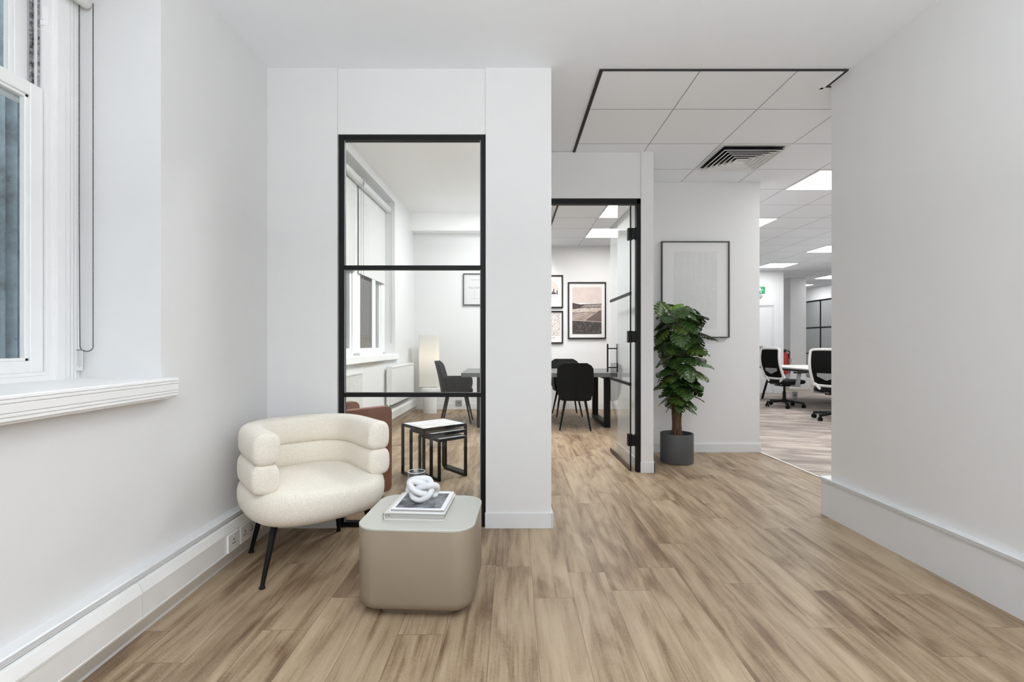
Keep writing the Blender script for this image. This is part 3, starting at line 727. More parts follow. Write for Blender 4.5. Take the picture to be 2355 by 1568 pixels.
def leaf_mesh(name, m, nf=6, L=.24, Wd=.115, seed=0):
    r = random.Random(seed); b = MB()
    def outl(t):   # half-width and y along the leaf (t 0..1 base..tip)
        return Wd*(math.sin(PI*min(1, .10+.9*t)**.8))**.75 if t < 1 else 0
    for sgn in (-1, 1):
        for k in range(nf):
            t0, t1 = k/nf, (k+1)/nf
            y0, y1 = L*(.95*t0), L*(.95*t1)
            # finger tip centre swept forward
            tc = (t0+t1)/2
            NS = 6; rows = []
            for i in range(NS+1):
                s = i/NS
                gap = 0 if s < .38 else .30*((s-.38)/.62)**1.0
                if k == nf-1: gap *= .6
                row = []
                for q in (0, .33, .67, 1):
                    tt = t0+(t1-t0)*(gap/2+(1-gap)*q)
                    ww = outl(min(tt, .995))
                    if s == 1: ww *= (1-.12*abs(q-.5)*2)
                    sweep = .35*ww*s*s-.22*Wd*(1-tt)*s*1.2
                    x = sgn*ww*s; y = L*.95*tt+sweep+(.05*L*tt*tt)
                    zz = .10*ww*s-1.5*(ww*s)**2-.40*(y*y)/L*.8+.004*math.sin(9*s+k)
                    row.append((x, y, zz))
                rows.append(row)
            vs = [p for rw in rows for p in rw]; fs = []
            for i in range(NS):
                for j in range(3): fs.append((i*4+j, i*4+j+1, (i+1)*4+j+1, (i+1)*4+j))
            b.add(vs, fs)
    me = bpy.data.meshes.new(name); me.from_pydata(b.v, [], b.f); me.materials.append(m); me.shade_smooth(); return me
LM = [leaf_mesh('leaf', LEAFD, 7, .23, .125, 1), leaf_mesh('leaf', LEAFM, 6, .21, .118, 2), leaf_mesh('leaf', LEAFD, 6, .19, .105, 3), leaf_mesh('leaf', LEAFL, 5, .13, .045, 4)]
rnd = random.Random(21); NL = 88
for i in range(NL):
    f = i/(NL-1); z = .54+f*.95
    a = i*2.39996+rnd.uniform(-.3, .3)
    reach = (.045+.13*min(1, f*1.7))*rnd.uniform(.55, 1.15)
    if math.cos(a) < -.3: reach *= .6
    if math.sin(a) > .5: reach *= .8
    base = Vector((-.01+.02*math.sin(i), .005, z-.13)); tip = Vector((reach*math.cos(a)-.02*f, reach*math.sin(a)*.9, z+rnd.uniform(-.02, .04)))
    mid = base.lerp(tip, .5)+Vector((0, 0, .03))
    if i % 3 == 0:
        MB().tube(catmull([base, mid, tip], 4, False), .0045, 6, r1=.003).build('stem', STEMG, pl, smooth=60)
    me = LM[0 if i % 3 == 0 else (1 if i % 3 == 1 else 2)]
    o = bpy.data.objects.new('leaf', me); COL.objects.link(o); o.parent = pl
    pitch = rnd.uniform(-.75, .05)
    s = rnd.uniform(.80, 1.05)*(1.0 if f > .12 else .9)
    if math.cos(a) < -.2: s *= .82
    o.rotation_euler = (pitch, rnd.uniform(-.45, .45), a-PI/2); o.location = tip; o.scale = (s, s, s)
# crown leaves: one upright dark, one lime
for me, loc, rot, s in ((LM[1], (-.115, -.06, 1.36), (1.25, .1, .25), 1.05), (LM[3], (-.075, -.09, 1.44), (.75, .2, -.95), 1.25), (LM[2], (-.02, -.03, 1.38), (1.1, 0, -.5), .8), (LM[0], (.06, -.04, 1.42), (.05, .1, -1.45), 1.05)):
    o = bpy.data.objects.new('leaf', me); COL.objects.link(o); o.parent = pl; o.location = loc; o.rotation_euler = rot; o.scale = (s, s, s)

# ------------------------------------------------------------------ framed pictures
def frame(t, w, h, fw, fd, m, mat_w=0):
    b = MB(); b.box(0, w, -fd, 0, 0, fw); b.box(0, w, -fd, 0, h-fw, h); b.box(0, fw, -fd, 0, fw, h-fw); b.box(w-fw, w, -fd, 0, fw, h-fw)
    b.build('frame', m, t, bevel=.001, seg=1)
DGREY = mat('dark_grey_frame', (.05, .05, .05, 1), .4, var=.1)
X0, X1 = PX(1521.5, 5.05), PX(1678, 5.05); Z0, Z1 = PZ(776.5, 5.05), PZ(554.5, 5.05)
t = thing('framed_picture', 'large white textured line artwork in thin dark frame behind the plant', 'picture', (X0, 5.078, Z0))
frame(t, X1-X0, Z1-Z0, .011, .034, DGREY)
MB().box(.011, X1-X0-.011, -.020, -.006, .011, Z1-Z0-.011).build('artwork', WEAVE, t)
YW = 8.428
def pic(px0, px1, py0, py1, label, mount, fw=.020):
    x0, x1 = PX(px0, YW), PX(px1, YW); z0, z1 = PZ(py1, YW), PZ(py0, YW)
    t = thing('framed_picture', label, 'picture', (x0, YW, z0)); frame(t, x1-x0, z1-z0, fw, .035, BLACK)
    MB().box(fw, x1-x0-fw, -.012, -.002, fw, z1-z0-fw).build('mount', mount, t)
    return t, x1-x0, z1-z0
def poly(b, pts, y): b.prism(pts, 'y', y, y-.0012)
# sepia stadium photograph
t, w_, h_ = pic(1306, 1393, 649, 779, 'largest black-framed sepia stadium photo seen through the doorway', PAPER)
ax0, ax1, az0, az1 = .075, w_-.075, .085, h_-.085
def R(u, v): return (ax0+(ax1-ax0)*u, az0+(az1-az0)*v)
SKY = mat('sepia_sky_print', srgb(205, 190, 184), .8, var=.1)
CROWD = speck_mat('crowd_print', srgb(55, 48, 46), srgb(200, 186, 178), 60, .35, .75)
CROWDL = speck_mat('pale_crowd_print', srgb(130, 116, 110), srgb(225, 212, 202), 50, .35, .7)
PITCH = speck_mat('pitch_print', srgb(112, 96, 90), srgb(160, 142, 132), 7, .35, .7)
DKF = speck_mat('dark_foreground_print', srgb(48, 42, 40), srgb(120, 108, 102), 26, .5, .85)
LINEP = mat('pale_line_print', srgb(205, 195, 188), .8, var=.03); PITCHD = mat('dark_pitch_print', srgb(98, 84, 80), .8, var=.1); ROOF = mat('stand_roof_print', srgb(66, 56, 54), .8, var=.2)
b = MB(); y = -.0125
b.mi(0); poly(b, [R(0,.66), R(1,.66), R(1,1), R(0,1)], y)
b.mi(1); poly(b, [R(0,.53), R(0,.665), R(.28,.63), R(1,.65), R(1,.56), R(.5,.53)], y-.001)
b.mi(2); poly(b, [R(.30,.57), R(.42,.62), R(1,.64), R(1,.57)], y-.0022)
b.mi(3); poly(b, [R(0,.42), R(0,.52), R(.3,.555), R(1,.56), R(1,.42)], y-.0012)
b.mi(4); poly(b, [R(0,.26), R(0,.46), R(.6,.47), R(1,.48), R(1,.24)], y-.002)
b.mi(6); poly(b, [R(.40,.28), R(.92,.50), R(1,.50), R(1,.25)], y-.003)
b.mi(5); poly(b, [R(0,0), R(0,.28), R(1,.26), R(1,0)], y-.003)
b.mi(7)
for a, c in (((0,.295),(1,.255)), ((.40,.28),(.85,.47)), ((0,.39),(.5,.45)), ((0,.33),(.55,.44))):
    p, q = R(*a), R(*c); poly(b, [(p[0], p[1]-.003), (q[0], q[1]-.003), (q[0], q[1]+.003), (p[0], p[1]+.003)], y-.004)
b.build('photo_print', [SKY, ROOF, CROWD, CROWDL, PITCH, DKF, PITCHD, LINEP], t)
# arch poster
t, w_, h_ = pic(1238, 1294.5, 633, 708, 'black-framed poster with pink arch and dark skyline, above the pale map print', mat('warm_poster_paper', srgb(226, 217, 211), .8, var=.02))
b = MB(); cx = w_/2; b.mi(0); r = .125; zc = .335
poly(b, [(cx+r*math.cos(PI*k/20), zc+r*1.05*math.sin(PI*k/20)) for k in range(21)]+[(cx-r, .235), (cx+r, .235)], -.0125)
b.mi(1); sk = [(cx-r, .235)]
for k, hh in enumerate((.05, .09, .04, .11, .06, .12, .05, .03, .07, .13, .05, .02, .10)): sk += [(cx-r+2*r*k/13, .235+hh*.75), (cx-r+2*r*(k+.7)/13, .235+hh*.75), (cx-r+2*r*(k+.72)/13, .26)]
sk += [(cx+r, .235)]; poly(b, sk, -.0135); b.box(cx-r, cx-r+.006, -.014, -.012, .235, .44)
b.build('arch_print', [PINK, INK], t)
text_part('lettering', 'U I C A', .040, INKG, t, (cx+.035, -.0140, .195), (PI/2, 0, 0))
MB().box(cx-.08, cx+.08, -.0135, -.012, .07, .145).build('small_print', speck_mat('fine_text_print', srgb(214, 196, 188), srgb(232, 224, 218), 55, .42, .6), t)
# map print
t, w_, h_ = pic(1238, 1294.5, 715, 789.5, 'black-framed pale line-map print hanging lowest left in the doorway', PAPER)
MB().box(.05, w_-.05, -.0135, -.012, .13, h_-.035).build('map_print', speck_mat('map_lines', srgb(150, 142, 136), srgb(216, 209, 204), 55, .40, .56), t)
text_part('lettering', 'H CR', .030, INK, t, (w_/2+.035, -.0140, .095), (PI/2, 0, 0))
# faint poster seen through the screen
t, w_, h_ = pic(1065.5, 1131, 629, 702, 'black-framed grey poster with faint lettering seen through the glass screen', PAPERG, .014)
text_part('lettering', 'TACNINO', .058, INKG, t, (.215, -.0130, .30), (PI/2, 0, 0))
b = MB(); b.box(.13, .36, -.0130, -.012, .437, .443); b.box(.13, .36, -.0130, -.012, .112, .116); b.box(.195, .198, -.0130, -.012, .112, .28)
b.build('faint_lines', INKG, t)

# ------------------------------------------------------------------ meeting room furniture
# dining / meeting chair: built facing -Y (sitter looks to -Y), origin at floor centre
def meeting_chair(label, loc, rz):
    t = thing('meeting_chair', label, 'chair', loc, rz, 'black velvet chairs round the meeting table')
    # shell: horizontal rings that follow a U; lofted over height
    def U(a, bk, fr, n=26):
        P = []
        for i in range(n+1):
            th = -.08*PI+1.16*PI*i/n if fr is None else PI*i/n
            c, s_ = math.cos(th), math.sin(th)
            P.append((a*math.copysign(abs(c)**.62, c), bk*math.copysign(abs(s_)**.75, s_)))
        return [(a, fr)]+P+[(-a, fr)]
    rows = []  # (z, half width, back y, front y)
    prof = [(.40, .20, .185, -.17), (.46, .225, .205, -.20), (.55, .238, .225, -.215), (.62, .240, .240, -.21), (.655, .238, .25, -.17)]
    b = MB()
    outer = []
    for z, a, bk, fr in prof:
        outer.append([(x, y, z) for x, y in U(a, bk, fr)])
    inner = [[(x*.90, (y*.86 if y > 0 else y), z) for x, y, z in rw] for rw in outer]
    n = len(outer[0])
    vs = [p for rw in outer for p in rw]+[p for rw in inner for p in rw]; K = len(outer); fs = []
    for i in range(K-1):
        for j in range(n-1):
            a0 = i*n+j; fs.append((a0, a0+1, a0+n+1, a0+n)); b0 = K*n+a0; fs.append((b0, b0+n, b0+n+1, b0+1))
    for j in range(n-1): fs.append(((K-1)*n+j, (K-1)*n+j+1, 2*K*n-n+j+1, 2*K*n-n+j)); fs.append((j+1, j, K*n+j, K*n+j+1))
    for i in range(K-1):
        for j in (0, n-1): a0 = i*n+j; fs.append((a0, a0+n, K*n+a0+n, K*n+a0) if j == 0 else (a0+n, a0, K*n+a0, K*n+a0+n))
    b.add(vs, fs); b.build('arm_shell', VELVET, t, smooth=60)
    # high back: curved slab leaning back, narrowing upward with rounded top corners
    b = MB(); rings = []
    for k in range(15):
        f = k/14; z = .40+f*.485; yb = .185+.085*f+.03*f*f
        hw = .225+.012*math.sin(PI*f); 
        if f > .84: hw -= .075*((f-.84)/.16)**2.2
        if f < .15: hw -= .05*(1-f/.15)
        th = .034*(1-.35*f)
        M = 14; front = []; back = []
        for i in range(M+1):
            x = -hw+2*hw*i/M; cur = -.055*(x/.235)**2
            back.append((x, yb+cur+th, z)); front.append((x, yb+cur-th*.7, z))
        rings.append(back+front[::-1])
    b.loft(rings); b.build('backrest', VELVET, t, smooth=50)
    b = MB(); b.tube([(0, .185+.085*f+.03*f*f+.034*(1-.35*f)+.001, .40+f*.485) for f in [k/10 for k in range(11)]], .003, 6); b.build('back_seam', VELVET, t, smooth=60)
    b = MB(); rr = [[(x, y-.01, z) for x, y in rrect(w2, d2, .07, 6)] for w2, d2, z in ((.36, .36, .385), (.42, .42, .40), (.43, .43, .45), (.42, .42, .475), (.34, .34, .488))]
    b.loft(rr); b.build('seat', VELVET, t, smooth=60)
    for sx, sy in ((-1, -1), (1, -1), (-1, 1), (1, 1)):
        MB().tube([(sx*.13, sy*.13, .395), (sx*.20, sy*.215, .004)], .018, 10, r1=.010).build('leg', BLACK, t, smooth=50)
    return t
mc = meeting_chair('black velvet chair with its back to the doorway, tucked under table end', (.97, 6.52, 0), math.radians(172))
# facing table (+Y): rz=180 puts the back towards the viewer
dup(mc, (1.02, 7.72, 0), math.radians(3), 'black velvet chair on the far side of the table, facing the doorway')
dup(mc, (-.66, 7.02, 0), math.radians(90), 'black velvet armchair at the table end, side-on through the glass screen')
mt = thing('meeting_table', 'dark grey rectangular meeting table on black steel hoop legs', 'table', (.555, 6.97, 0))
MB().box(-1.10, 1.10, -.60, .58, .695, .75).build('tabletop', TABLEC, mt, bevel=.002)
for sx in (-1, 1):
    b = MB(); x = sx*.862
    b.box(x-.041, x+.041, -.40, -.33, 0, .695); b.box(x-.041, x+.041, .46, .53, 0, .695); b.box(x-.041, x+.041, -.33, .46, 0, .06); b.box(x-.041, x+.041, -.33, .46, .655, .695)
    b.build('hoop_leg', BLACK, mt, bevel=.002, seg=1)
# brown leather tub chairs just inside the screen
def tub(label, loc, rz, w2, h):
    t = thing('leather_armchair', label, 'armchair', loc, rz)
    def slab(x0, x1, y0, y1, z0, z1, r):
        b = MB(); P = rrect(x1-x0, z1-z0, r, 6, (x0+x1)/2, (z0+z1)/2); e = .012
        Q = rrect(x1-x0-2*e, z1-z0-2*e, r-e/2, 6, (x0+x1)/2, (z0+z1)/2)
        b.loft([[(x, y0, z) for x, z in Q], [(x, y0+e, z) for x, z in P], [(x, y1-e, z) for x, z in P], [(x, y1, z) for x, z in Q]]); return b
    slab(-w2/2, w2/2, -.29, -.21, .04, h, .05).build('backrest', LEATHER, t, smooth=50)
    for s in (-1, 1):
        b = MB(); y0, y1 = -.215, .30
        P = rrect(y1-y0, h-.04, .045, 6, (y0+y1)/2, (h-.04)/2+.04)
        xa, xb = (w2/2-.07, w2/2) if s > 0 else (-w2/2, -w2/2+.07)
        b.loft([[(xa, y, z) for y, z in P], [(xb, y, z) for y, z in P]]); b.build('arm', LEATHER, t, bevel=.01, smooth=50)
    MB().box(-w2/2+.07, w2/2-.07, -.21, .29, .10, .42).build('seat_cushion', LEATHER, t, bevel=.03, seg=3, smooth=50)
    for sx in (-1, 1):
        for sy in (-.24, .24): MB().tube([(sx*(w2/2-.05), sy, .05), (sx*(w2/2-.05), sy, 0)], .014, 8, r1=.010).build('leg', BLACK, t, smooth=50)
    return t
tub('brown leather armchair right behind the glass screen, beside the nest of tables', (-1.208, 3.563, 0), math.radians(-41.3), .50, .67)
# nest of tables
def nest(w_, d_, h_, off, label):
    t = thing('nesting_table', label, 'side table', off, math.atan2(4.25-3.97, -.315+.647), 'nest of marble and black steel tables')
    MB().box(.012, w_-.012, .012, d_-.012, h_-.020, h_).build('tabletop', MARBLE, t, bevel=.001, seg=1)
    b = MB(); q = .020; e = q/2
    zt = h_-.012
    for a, c in (((e,e,zt),(w_-e,e,zt)), ((w_-e,e,zt),(w_-e,d_-e,zt)), ((w_-e,d_-e,zt),(e,d_-e,zt)), ((e,d_-e,zt),(e,e,zt))): b.bar(a, c, q, .022)
    b.build('top_rim', BLACK, t)
    for x in (e, w_-e):
        b = MB()
        b.bar((x, e, 0), (x, e, zt), q, q); b.bar((x, d_-e, 0), (x, d_-e, zt), q, q); b.bar((x, e-.01, e), (x, d_-e+.01, e), q, q)
        b.build('hoop_leg', BLACK, t)
    return t
ang = math.atan2(.28, .332); ca, sa = math.cos(ang), math.sin(ang)
F = Vector((-.647, 3.97, 0)); ex = Vector((ca, sa, 0)); ey = Vector((-sa, ca, 0))
Wn, Dn = .44, .37
nest(Wn, Dn, .437, F, 'largest of three nested marble-topped tables with black steel frame')
nest(Wn-.075, Dn-.02, .392, F+ex*.050-ey*.035, 'middle table nested under the largest marble-topped one')
nest(Wn-.155, Dn-.04, .347, F+ex*.105-ey*.070, 'smallest table nested innermost of the marble-topped set')
# floor lamp on its white pedestal
t = thing('white_pedestal', 'white round pedestal stool in the far corner under the glowing lamp', 'stool', (PX(989, 8.0), 8.0, 0))
MB().lathe([(.112, 0), (.112, .35)], n=32).build('column', PLASTW, t, smooth=50)
MB().lathe([(.150, .35), (.165, .355), (.168, .38), (.165, .415), (.150, .42)], n=32).build('top', PLASTW, t, smooth=50)
t = thing('paper_lamp', 'tall square paper lamp glowing warm in the far corner', 'lamp', (PX(987, 8.0), 8.0, .42))
b = MB(); b.loft([[(x, y, z) for x, y in rrect(.305, .24, .02, 4)] for z in (.012, .43, .855)]); b.build('lamp_shade', LAMPSH, t, smooth=40)
MB().box(-.10, .10, -.08, .08, 0, .012).build('base', PLASTW, t)
# socket on back wall
t = thing('wall_socket', 'square steel floor-level socket on the far wall under the chair', 'socket', (PX(1055, 8.41), 8.416, PZ(926.7, 8.41)))
MB().box(-.052, .052, -.008, 0, -.050, .050).build('faceplate', CHROME, t, bevel=.002); MB().box(-.038, .038, -.010, -.007, -.036, .036).build('insert', GREYP, t)
MB().box(-.018, .018, -.012, -.009, -.004, .010).build('pin_holes', PLASTB, t)

# angled left wall of the meeting room with its window, built in wall coordinates: u along wall, d outwards (negative = outside)
A0 = Vector((-1.775, 3.11, 0)); ANG = math.atan2(-(-1.531+1.775), 8.43-3.11)
WM = Matrix.Translation(A0) @ Matrix.Rotation(ANG, 4, 'Z')
def wl(name, boxes, m, parent=None, bevel=0, smooth=None):
    b = MB(); b.M = WM
    for q in boxes: b.box(*q)
    return b.build(name, m, parent, bevel=bevel, seg=1, smooth=smooth)
U0, U1 = 1.55, 4.08
struct(wl('wall_meeting_room_left', [(-.16, 0, 0, U0, 0, 3.33), (-.16, 0, U1, 5.33, 0, 3.33), (-.16, 0, U0, U1, 0, .90), (-.16, 0, U0, U1, 3.22, 3.33)], WALL))
w2 = bpy.data.objects.new('window_2', None); COL.objects.link(w2); struct(w2)
wl('window_frame', [(-.24, -.15, U0, U0+.16, .97, 3.22), (-.24, -.15, U1-.17, U1, .97, 3.22), (-.24, -.15, 2.74, 3.00, .97, 3.22), (-.24, -.15, U0, U1, 3.12, 3.22), (-.24, -.15, U0, U1, .96, 1.02)], FRAMEW, w2, .004)
for a, c in ((U0+.16, 2.74), (3.00, U1-.17)):
    s_ = wl('lower_sash', [(-.21, -.17, a, a+.05, 1.02, 3.12), (-.21, -.17, c-.05, c, 1.02, 3.12), (-.21, -.17, a+.05, c-.05, 1.02, 1.075), (-.21, -.17, a+.05, c-.05, 2.05, 2.1)], FRAMEW, w2, .003)
    wl('pane', [(-.192, -.188, a+.05, c-.05, 1.075, 2.05), (-.192, -.188, a+.05, c-.05, 2.1, 3.12)], GLASS, s_)
struct(wl('trim_7', [(-.16, .050, U0-.08, U1+.06, .905, .985)], FRAMEW, None, .008))
b = MB(); b.M = WM; b.prism(ledge_prof(-.01, .05, .251, -1), 'y', 0, 5.30); b.box(-.01, .03, 0, 5.3, 0, .225); struct(b.build('baseboard_meeting_room_left', TRIM, smooth=20))
b = MB(); b.M = WM; b.prism([(x+1.44, z) for x, z in tprof], 'y', 0, 5.20)
tag(b.build('cable_trunking', PLASTW, smooth=20), 'white cable trunking along the window wall behind the glass screen', 'cable trunking', 'skirting trunking lengths')
for a, c, lb in ((U0+.10, 2.80, 'left grey roller blind half down behind the glass screen'), (2.86, U1-.03, 'right grey roller blind half down behind the glass screen')):
    t = thing('roller_blind', lb, 'blind', tuple(WM @ Vector((-.09, a, 2.0))), ANG, 'roller blinds on the meeting room window')
    L_ = c-a
    MB().tube([(0, 0, 1.10), (0, L_, 1.10)], .045, 16).build('roller', BLINDF, t, smooth=50)
    MB().box(-.0415, -.040, .03, L_-.03, .03, 1.10).build('fabric', BLINDF, t)
    MB().box(-.048, -.034, .03, L_-.03, .0, .030).build('bottom_bar', BLINDF, t, bevel=.003)
    b = MB(); b.tube(catmull([(.05, L_-.01, 1.1), (.05, L_-.01, .2), (.05, L_-.01, -.6), (.05, L_-.03, -.80), (.05, L_-.055, -.86), (.05, L_-.08, -.80), (.05, L_-.09, -.6), (.05, L_-.09, .2), (.05, L_-.09, 1.1)], 6, False), .0025, 5)
    b.build('pull_cord', INKG, t)
def radiator(u0, u1, label):
    t = thing('radiator', label, 'radiator', tuple(WM @ Vector((0, u0, .0))), ANG, 'white panel radiators under the meeting room window')
    b = MB(); n = int((u1-u0)/.034); L_ = u1-u0; P = []
    for i in range(n):
        a = L_*i/n; s = L_/n; P += [(.110, a), (.110, a+s*.55), (.101, a+s*.62), (.101, a+s*.93)]
    P += [(.110, L_), (.095, L_), (.095, 0)]
    b.loft([[(x, y, .30) for x, y in P], [(x, y, .80) for x, y in P]]); b.build('front_panel', PLASTW, t)
    MB().box(.04, .055, 0, L_, .30, .80).build('rear_panel', PLASTW, t)
    MB().box(.035, .115, -.004, L_+.004, .80, .825).build('top_grille', PLASTW, t, bevel=.003)
    MB().box(.035, .112, -.004, .002, .30, .80).build('side_panel', PLASTW, t); MB().box(.035, .112, L_-.002, L_+.004, .30, .80).build('side_panel', PLASTW, t)
    MB().box(0, .04, .08, .12, .4, .72).build('bracket', PLASTW, t)
    MB().tube([(.07, -.02, .32), (.07, -.02, .255)], .009, 8).build('pipe', PLASTW, t)
radiator(1.0, 2.30, 'white ribbed radiator nearer the glass screen, beneath the window')
radiator(3.52, 4.80, 'white ribbed radiator farther along, in front of the room corner')

# ------------------------------------------------------------------ open office
MESHB = mat('black_mesh_fabric', (.008, .008, .008, 1), .9, spec=.1, var=.1)
def office_chair(label, loc, rz):
    t = thing('office_chair', label, 'office chair', loc, rz, 'white and black mesh office chairs')   # faces +X
    ba = MB(); 
    for k in range(5):
        a = 2*PI*k/5+.35; e = Vector((.30*math.cos(a), .30*math.sin(a), .085))
        ba.bar((0, 0, .115), e, .045, .032)
    ba.lathe([(.045, .085), (.045, .14), (.028, .15)], n=16); ba.build('star_base', PLASTB, t, bevel=.004)
    for k in range(5):
        a = 2*PI*k/5+.35; x, y = .30*math.cos(a), .30*math.sin(a)
        b = MB()
        for s in (-1, 1):
            M_ = Matrix.Translation((x, y, .031)) @ Matrix.Rotation(a+1.0, 4, 'Z') @ Matrix.Rotation(PI/2, 4, 'X')
            b.M = M_; b.lathe([(.024, s*.016-.010), (.031, s*.016-.006), (.031, s*.016+.006), (.024, s*.016+.010)], n=16)
        b.M = None; b.box(x-.010, x+.010, y-.010, y+.010, .035, .085); b.build('caster', RUBBER, t, smooth=40)
    MB().lathe([(.028, .14), (.028, .28), (.018, .28), (.018, .40)], n=14).build('gas_lift', PLASTB, t, smooth=40)
    b = MB(); b.loft([[(x+.03, y, z) for x, y in rrect(w_, d_, .09, 6)] for w_, d_, z in ((.40, .40, .415), (.47, .47, .43), (.49, .49, .46), (.47, .47, .485), (.40, .40, .495))]); b.build('seat', VELVET, t, smooth=60)
    MB().box(-.12, .12, -.10, .10, .375, .42).build('mechanism', PLASTB, t, bevel=.01)
    # back frame: loop following a curved profile
    def bp(f): return (-.205-.08*f-.06*math.sin(PI*f*.9), .53+f*.50)     # x,z for f 0..1
    pts = []
    for f in [i/10 for i in range(11)]: pts.append((bp(f)[0], -.205-.012*math.sin(PI*f), bp(f)[1]))
    top = bp(1.0)
    loop = pts[:-1]+[(top[0], -.185, top[1]+.012), (top[0], 0, top[1]+.02), (top[0], .185, top[1]+.012)]+[(p[0], -p[1], p[2]) for p in pts[:-1][::-1]]+[(bp(0)[0], 0, bp(0)[1]-.015)]
    MB().tube(catmull(loop, 4), .021, 8, closed=True).build('back_frame', PLASTW, t, smooth=60)
    b = MB(); rows = []
    for f in [i/12 for i in range(13)]:
        x, z = bp(f); rows.append([(x+.004+.02*(1-(q/.5)**2)*0, .196*q*2, z) for q in (-.5, -.25, 0, .25, .5)]+[(x-.004, .196*q*2, z) for q in (.5, .25, 0, -.25, -.5)])
    b.loft(rows); b.build('mesh_back', MESHB, t, smooth=60)
    b = MB(); x, z = bp(.25); b.loft([[(x-.022, y, z+zz) for y, zz in ((-.13, .07), (.13, .07), (.13, 0), (0, -.06), (-.13, 0))], [(x-.010, y, z+zz) for y, zz in ((-.13, .07), (.13, .07), (.13, 0), (0, -.06), (-.13, 0))]])
    b.build('lumbar_pad', GREYP, t, bevel=.003)
    b = MB()
    for s in (-1, 1): b.tube(catmull([(bp(0)[0], s*.19, .56), (-.20, s*.13, .47), (-.12, s*.06, .42), (0, s*.04, .41)], 5, False), .022, 8)
    b.build('back_bracket', PLASTW, t, smooth=60)
    for s in (-1, 1):
        b = MB(); b.loft([[(x+dx, s*.285+y, z) for x, y in rrect(w_, .035, .012, 3)] for w_, dx, z in ((.09, .0, .40), (.07, .02, .52), (.06, .045, .62))]); b.box(-.04, .06, s*.17, s*.295, .385, .41)
        b.build('arm_post', GREYP, t, smooth=50)
        b = MB(); b.loft([[(x+.055, s*.285+y, z) for x, y in rrect(w_, d_, .035, 5)] for w_, d_, z in ((.23, .07, .62), (.25, .085, .628), (.24, .08, .645))]); b.build('armrest', PLASTB, t, smooth=50)
    return t
oc = office_chair('office chair with white-framed black mesh back nearest the exit door', (5.06, 8.75, 0), math.radians(14))
dup(oc, (4.93, 7.2, 0), math.radians(32), 'nearer office chair half hidden by the right-hand wall edge')
t = thing('desk', 'long white bench desk with black splayed legs in the open office', 'desk', (5.36, 6.4, 0))
MB().box(0, 1.5, 0, 3.85, .665, .690).build('desktop', PLASTW, t, bevel=.002)
MB().box(.03, 1.47, .04, 3.81, .625, .664).build('support_rail', PLASTB, t)
for y in (.25, 3.55):
    b = MB(); b.tube([(.12, y, .64), (-.05, y+.02, .012)], .022, 8); b.tube([(1.38, y, .64), (1.55, y+.02, .012)], .022, 8); b.bar((.12, y, .61), (1.38, y, .61), .04, .04); b.build('splayed_leg', BLACK, t, smooth=50)
# fire extinguisher on the column
fx = thing('fire_extinguisher', 'red fire extinguisher hanging on the column side behind the desk', 'fire extinguisher', (7.215, 12.46, .36))
MB().lathe([(.06, 0), (.08, .02), (.083, .06), (.083, .46), (.07, .52), (.03, .555), (.025, .57)], n=24).build('cylinder', RED, fx, smooth=50)
b = MB(); b.lathe([(.028, .565), (.028, .60), (.014, .62)], n=14); b.bar((-.07, 0, .655), (.05, 0, .62), .02, .012); b.bar((-.06, 0, .625), (.04, 0, .60), .02, .012); b.build('valve', PLASTB, fx)
b = MB(); b.tube(catmull([(.02, -.02, .60), (.10, -.05, .56), (.125, -.06, .40), (.12, -.06, .20), (.09, -.07, .05)], 6, False), .011, 8); b.build('hose', RUBBER, fx, smooth=60)
MB().box(.080, .104, -.03, .03, .40, .52).build('wall_bracket', PLASTB, fx)
# office door, exit sign
d2 = bpy.data.objects.new('door_2', None); COL.objects.link(d2); struct(d2)
YD = 11.2; XD1 = PX(1774, YD); XF = PX(1791, YD)
b = MB(); xf0 = XF-1.32; zt = PZ(690, YD)
b.box(XF-.13, XF, YD-.03, YD, 0, zt-.12); b.box(xf0, xf0+.13, YD-.03, YD, 0, zt-.12); b.box(xf0, XF, YD-.03, YD, zt-.12, zt)
b.box(XF-.16, XF-.13, YD-.012, YD, 0, zt-.15); b.box(xf0+.13, xf0+.16, YD-.012, YD, 0, zt-.15); b.box(xf0+.13, XF-.13, YD-.014, YD, zt-.15, zt-.12)
b.build('door_frame', TRIM, d2)
lf = MB().box(xf0+.16, XD1, YD-.006, YD+.001, .005, PZ(709, YD)).build('door_leaf', TRIM, d2)
b = MB(); xh = PX(1748, YD); zh = PZ(799, YD); b.box(xh-.06, xh+.04, YD-.06, YD-.045, zh-.02, zh+.02); b.box(xh-.03, xh+.045, YD-.047, YD-.006, zh-.035, zh+.035); b.build('handle', GREYP, lf, bevel=.008)
xs1, zs0, zs1 = PX(1760.3, 11.17), PZ(674.5, 11.17), PZ(659, 11.17)
es = thing('exit_sign', 'green emergency exit sign with white running figure above the office door', 'sign', (xs1-.31, 11.195, zs0))
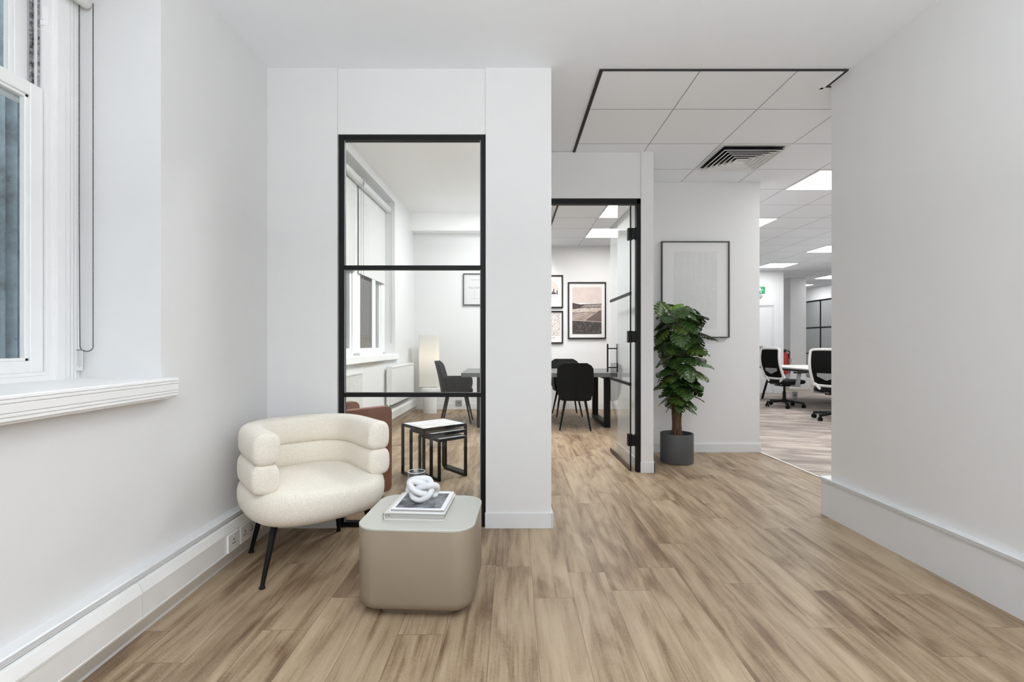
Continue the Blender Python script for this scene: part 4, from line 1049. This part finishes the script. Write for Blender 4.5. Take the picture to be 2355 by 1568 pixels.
MB().box(0, .31, -.012, 0, 0, zs1-zs0).build('sign_panel', GREEN, es, bevel=.002)
b = MB(); y = -.0122; hh = zs1-zs0
def sp(pts): b.prism(pts, 'y', y, y-.0015)
sp([(.02, .02), (.085, .02), (.085, hh-.02), (.02, hh-.02)])                     # doorway
sp([(.195+.014*math.cos(k*PI/6), hh-.032+.014*math.sin(k*PI/6)) for k in range(12)])   # head
sp([(.175, .068), (.205, .068), (.212, .105), (.182, .108)])                          # torso
sp([(.205, .105), (.262, .080), (.258, .068), (.200, .090)]); sp([(.182, .105), (.150, .085), (.150, .072), (.186, .090)])   # arms
sp([(.176, .074), (.150, .045), (.120, .047), (.120, .034), (.158, .031), (.192, .068)]); sp([(.190, .072), (.212, .045), (.206, .014), (.220, .012), (.228, .048), (.206, .075)])  # legs
b.box(.10, .135, y-.0015, y, .068, .078)
b.build('running_figure', SIGNW, es)
tag(MB().box(xs1-.26, xs1-.07, 11.165, 11.198, PZ(684, 11.17), PZ(677.5, 11.17)).build('emergency_light', GREYPAN, bevel=.004), 'small grey box under the green exit sign', 'emergency light')
t = thing('floor_power_box', 'small white power socket box on the carpet under the desk', 'socket box', (PX(1825, 10.1), 10.1, 0))
MB().box(-.055, .055, -.05, .05, 0, .145).build('housing', PLASTW, t, bevel=.004); MB().box(-.022, .022, -.053, -.049, .045, .095).build('outlet', GREYP, t, bevel=.002)
# glazed office partition along the right side
gp = thing('glazed_partition', 'grey glazed partition with black gridlines along the far office wall', 'partition', (9.29, 9.5, 0))
ys = [14.2-9.5+(-1+k)*1.15 for k in range(-4, 3)]
for a, c in zip(ys[:-1], ys[1:]):
    for z0, z1 in ((.10, .849), (.849, 1.617), (1.617, 2.40)):
        MB().box(-.015, -.003, a+.015, c-.015, z0+.012, z1-.012).build('panel', GREYPAN, gp)
for y in ys: MB().box(-.03, 0, y-.018, y+.018, 0, 2.42).build('mullion', BLACK, gp)
for z in (.05, .849, 1.617, 2.405): MB().box(-.028, 0, ys[0], ys[-1], z-.016, z+.016).build('rail', BLACK, gp)
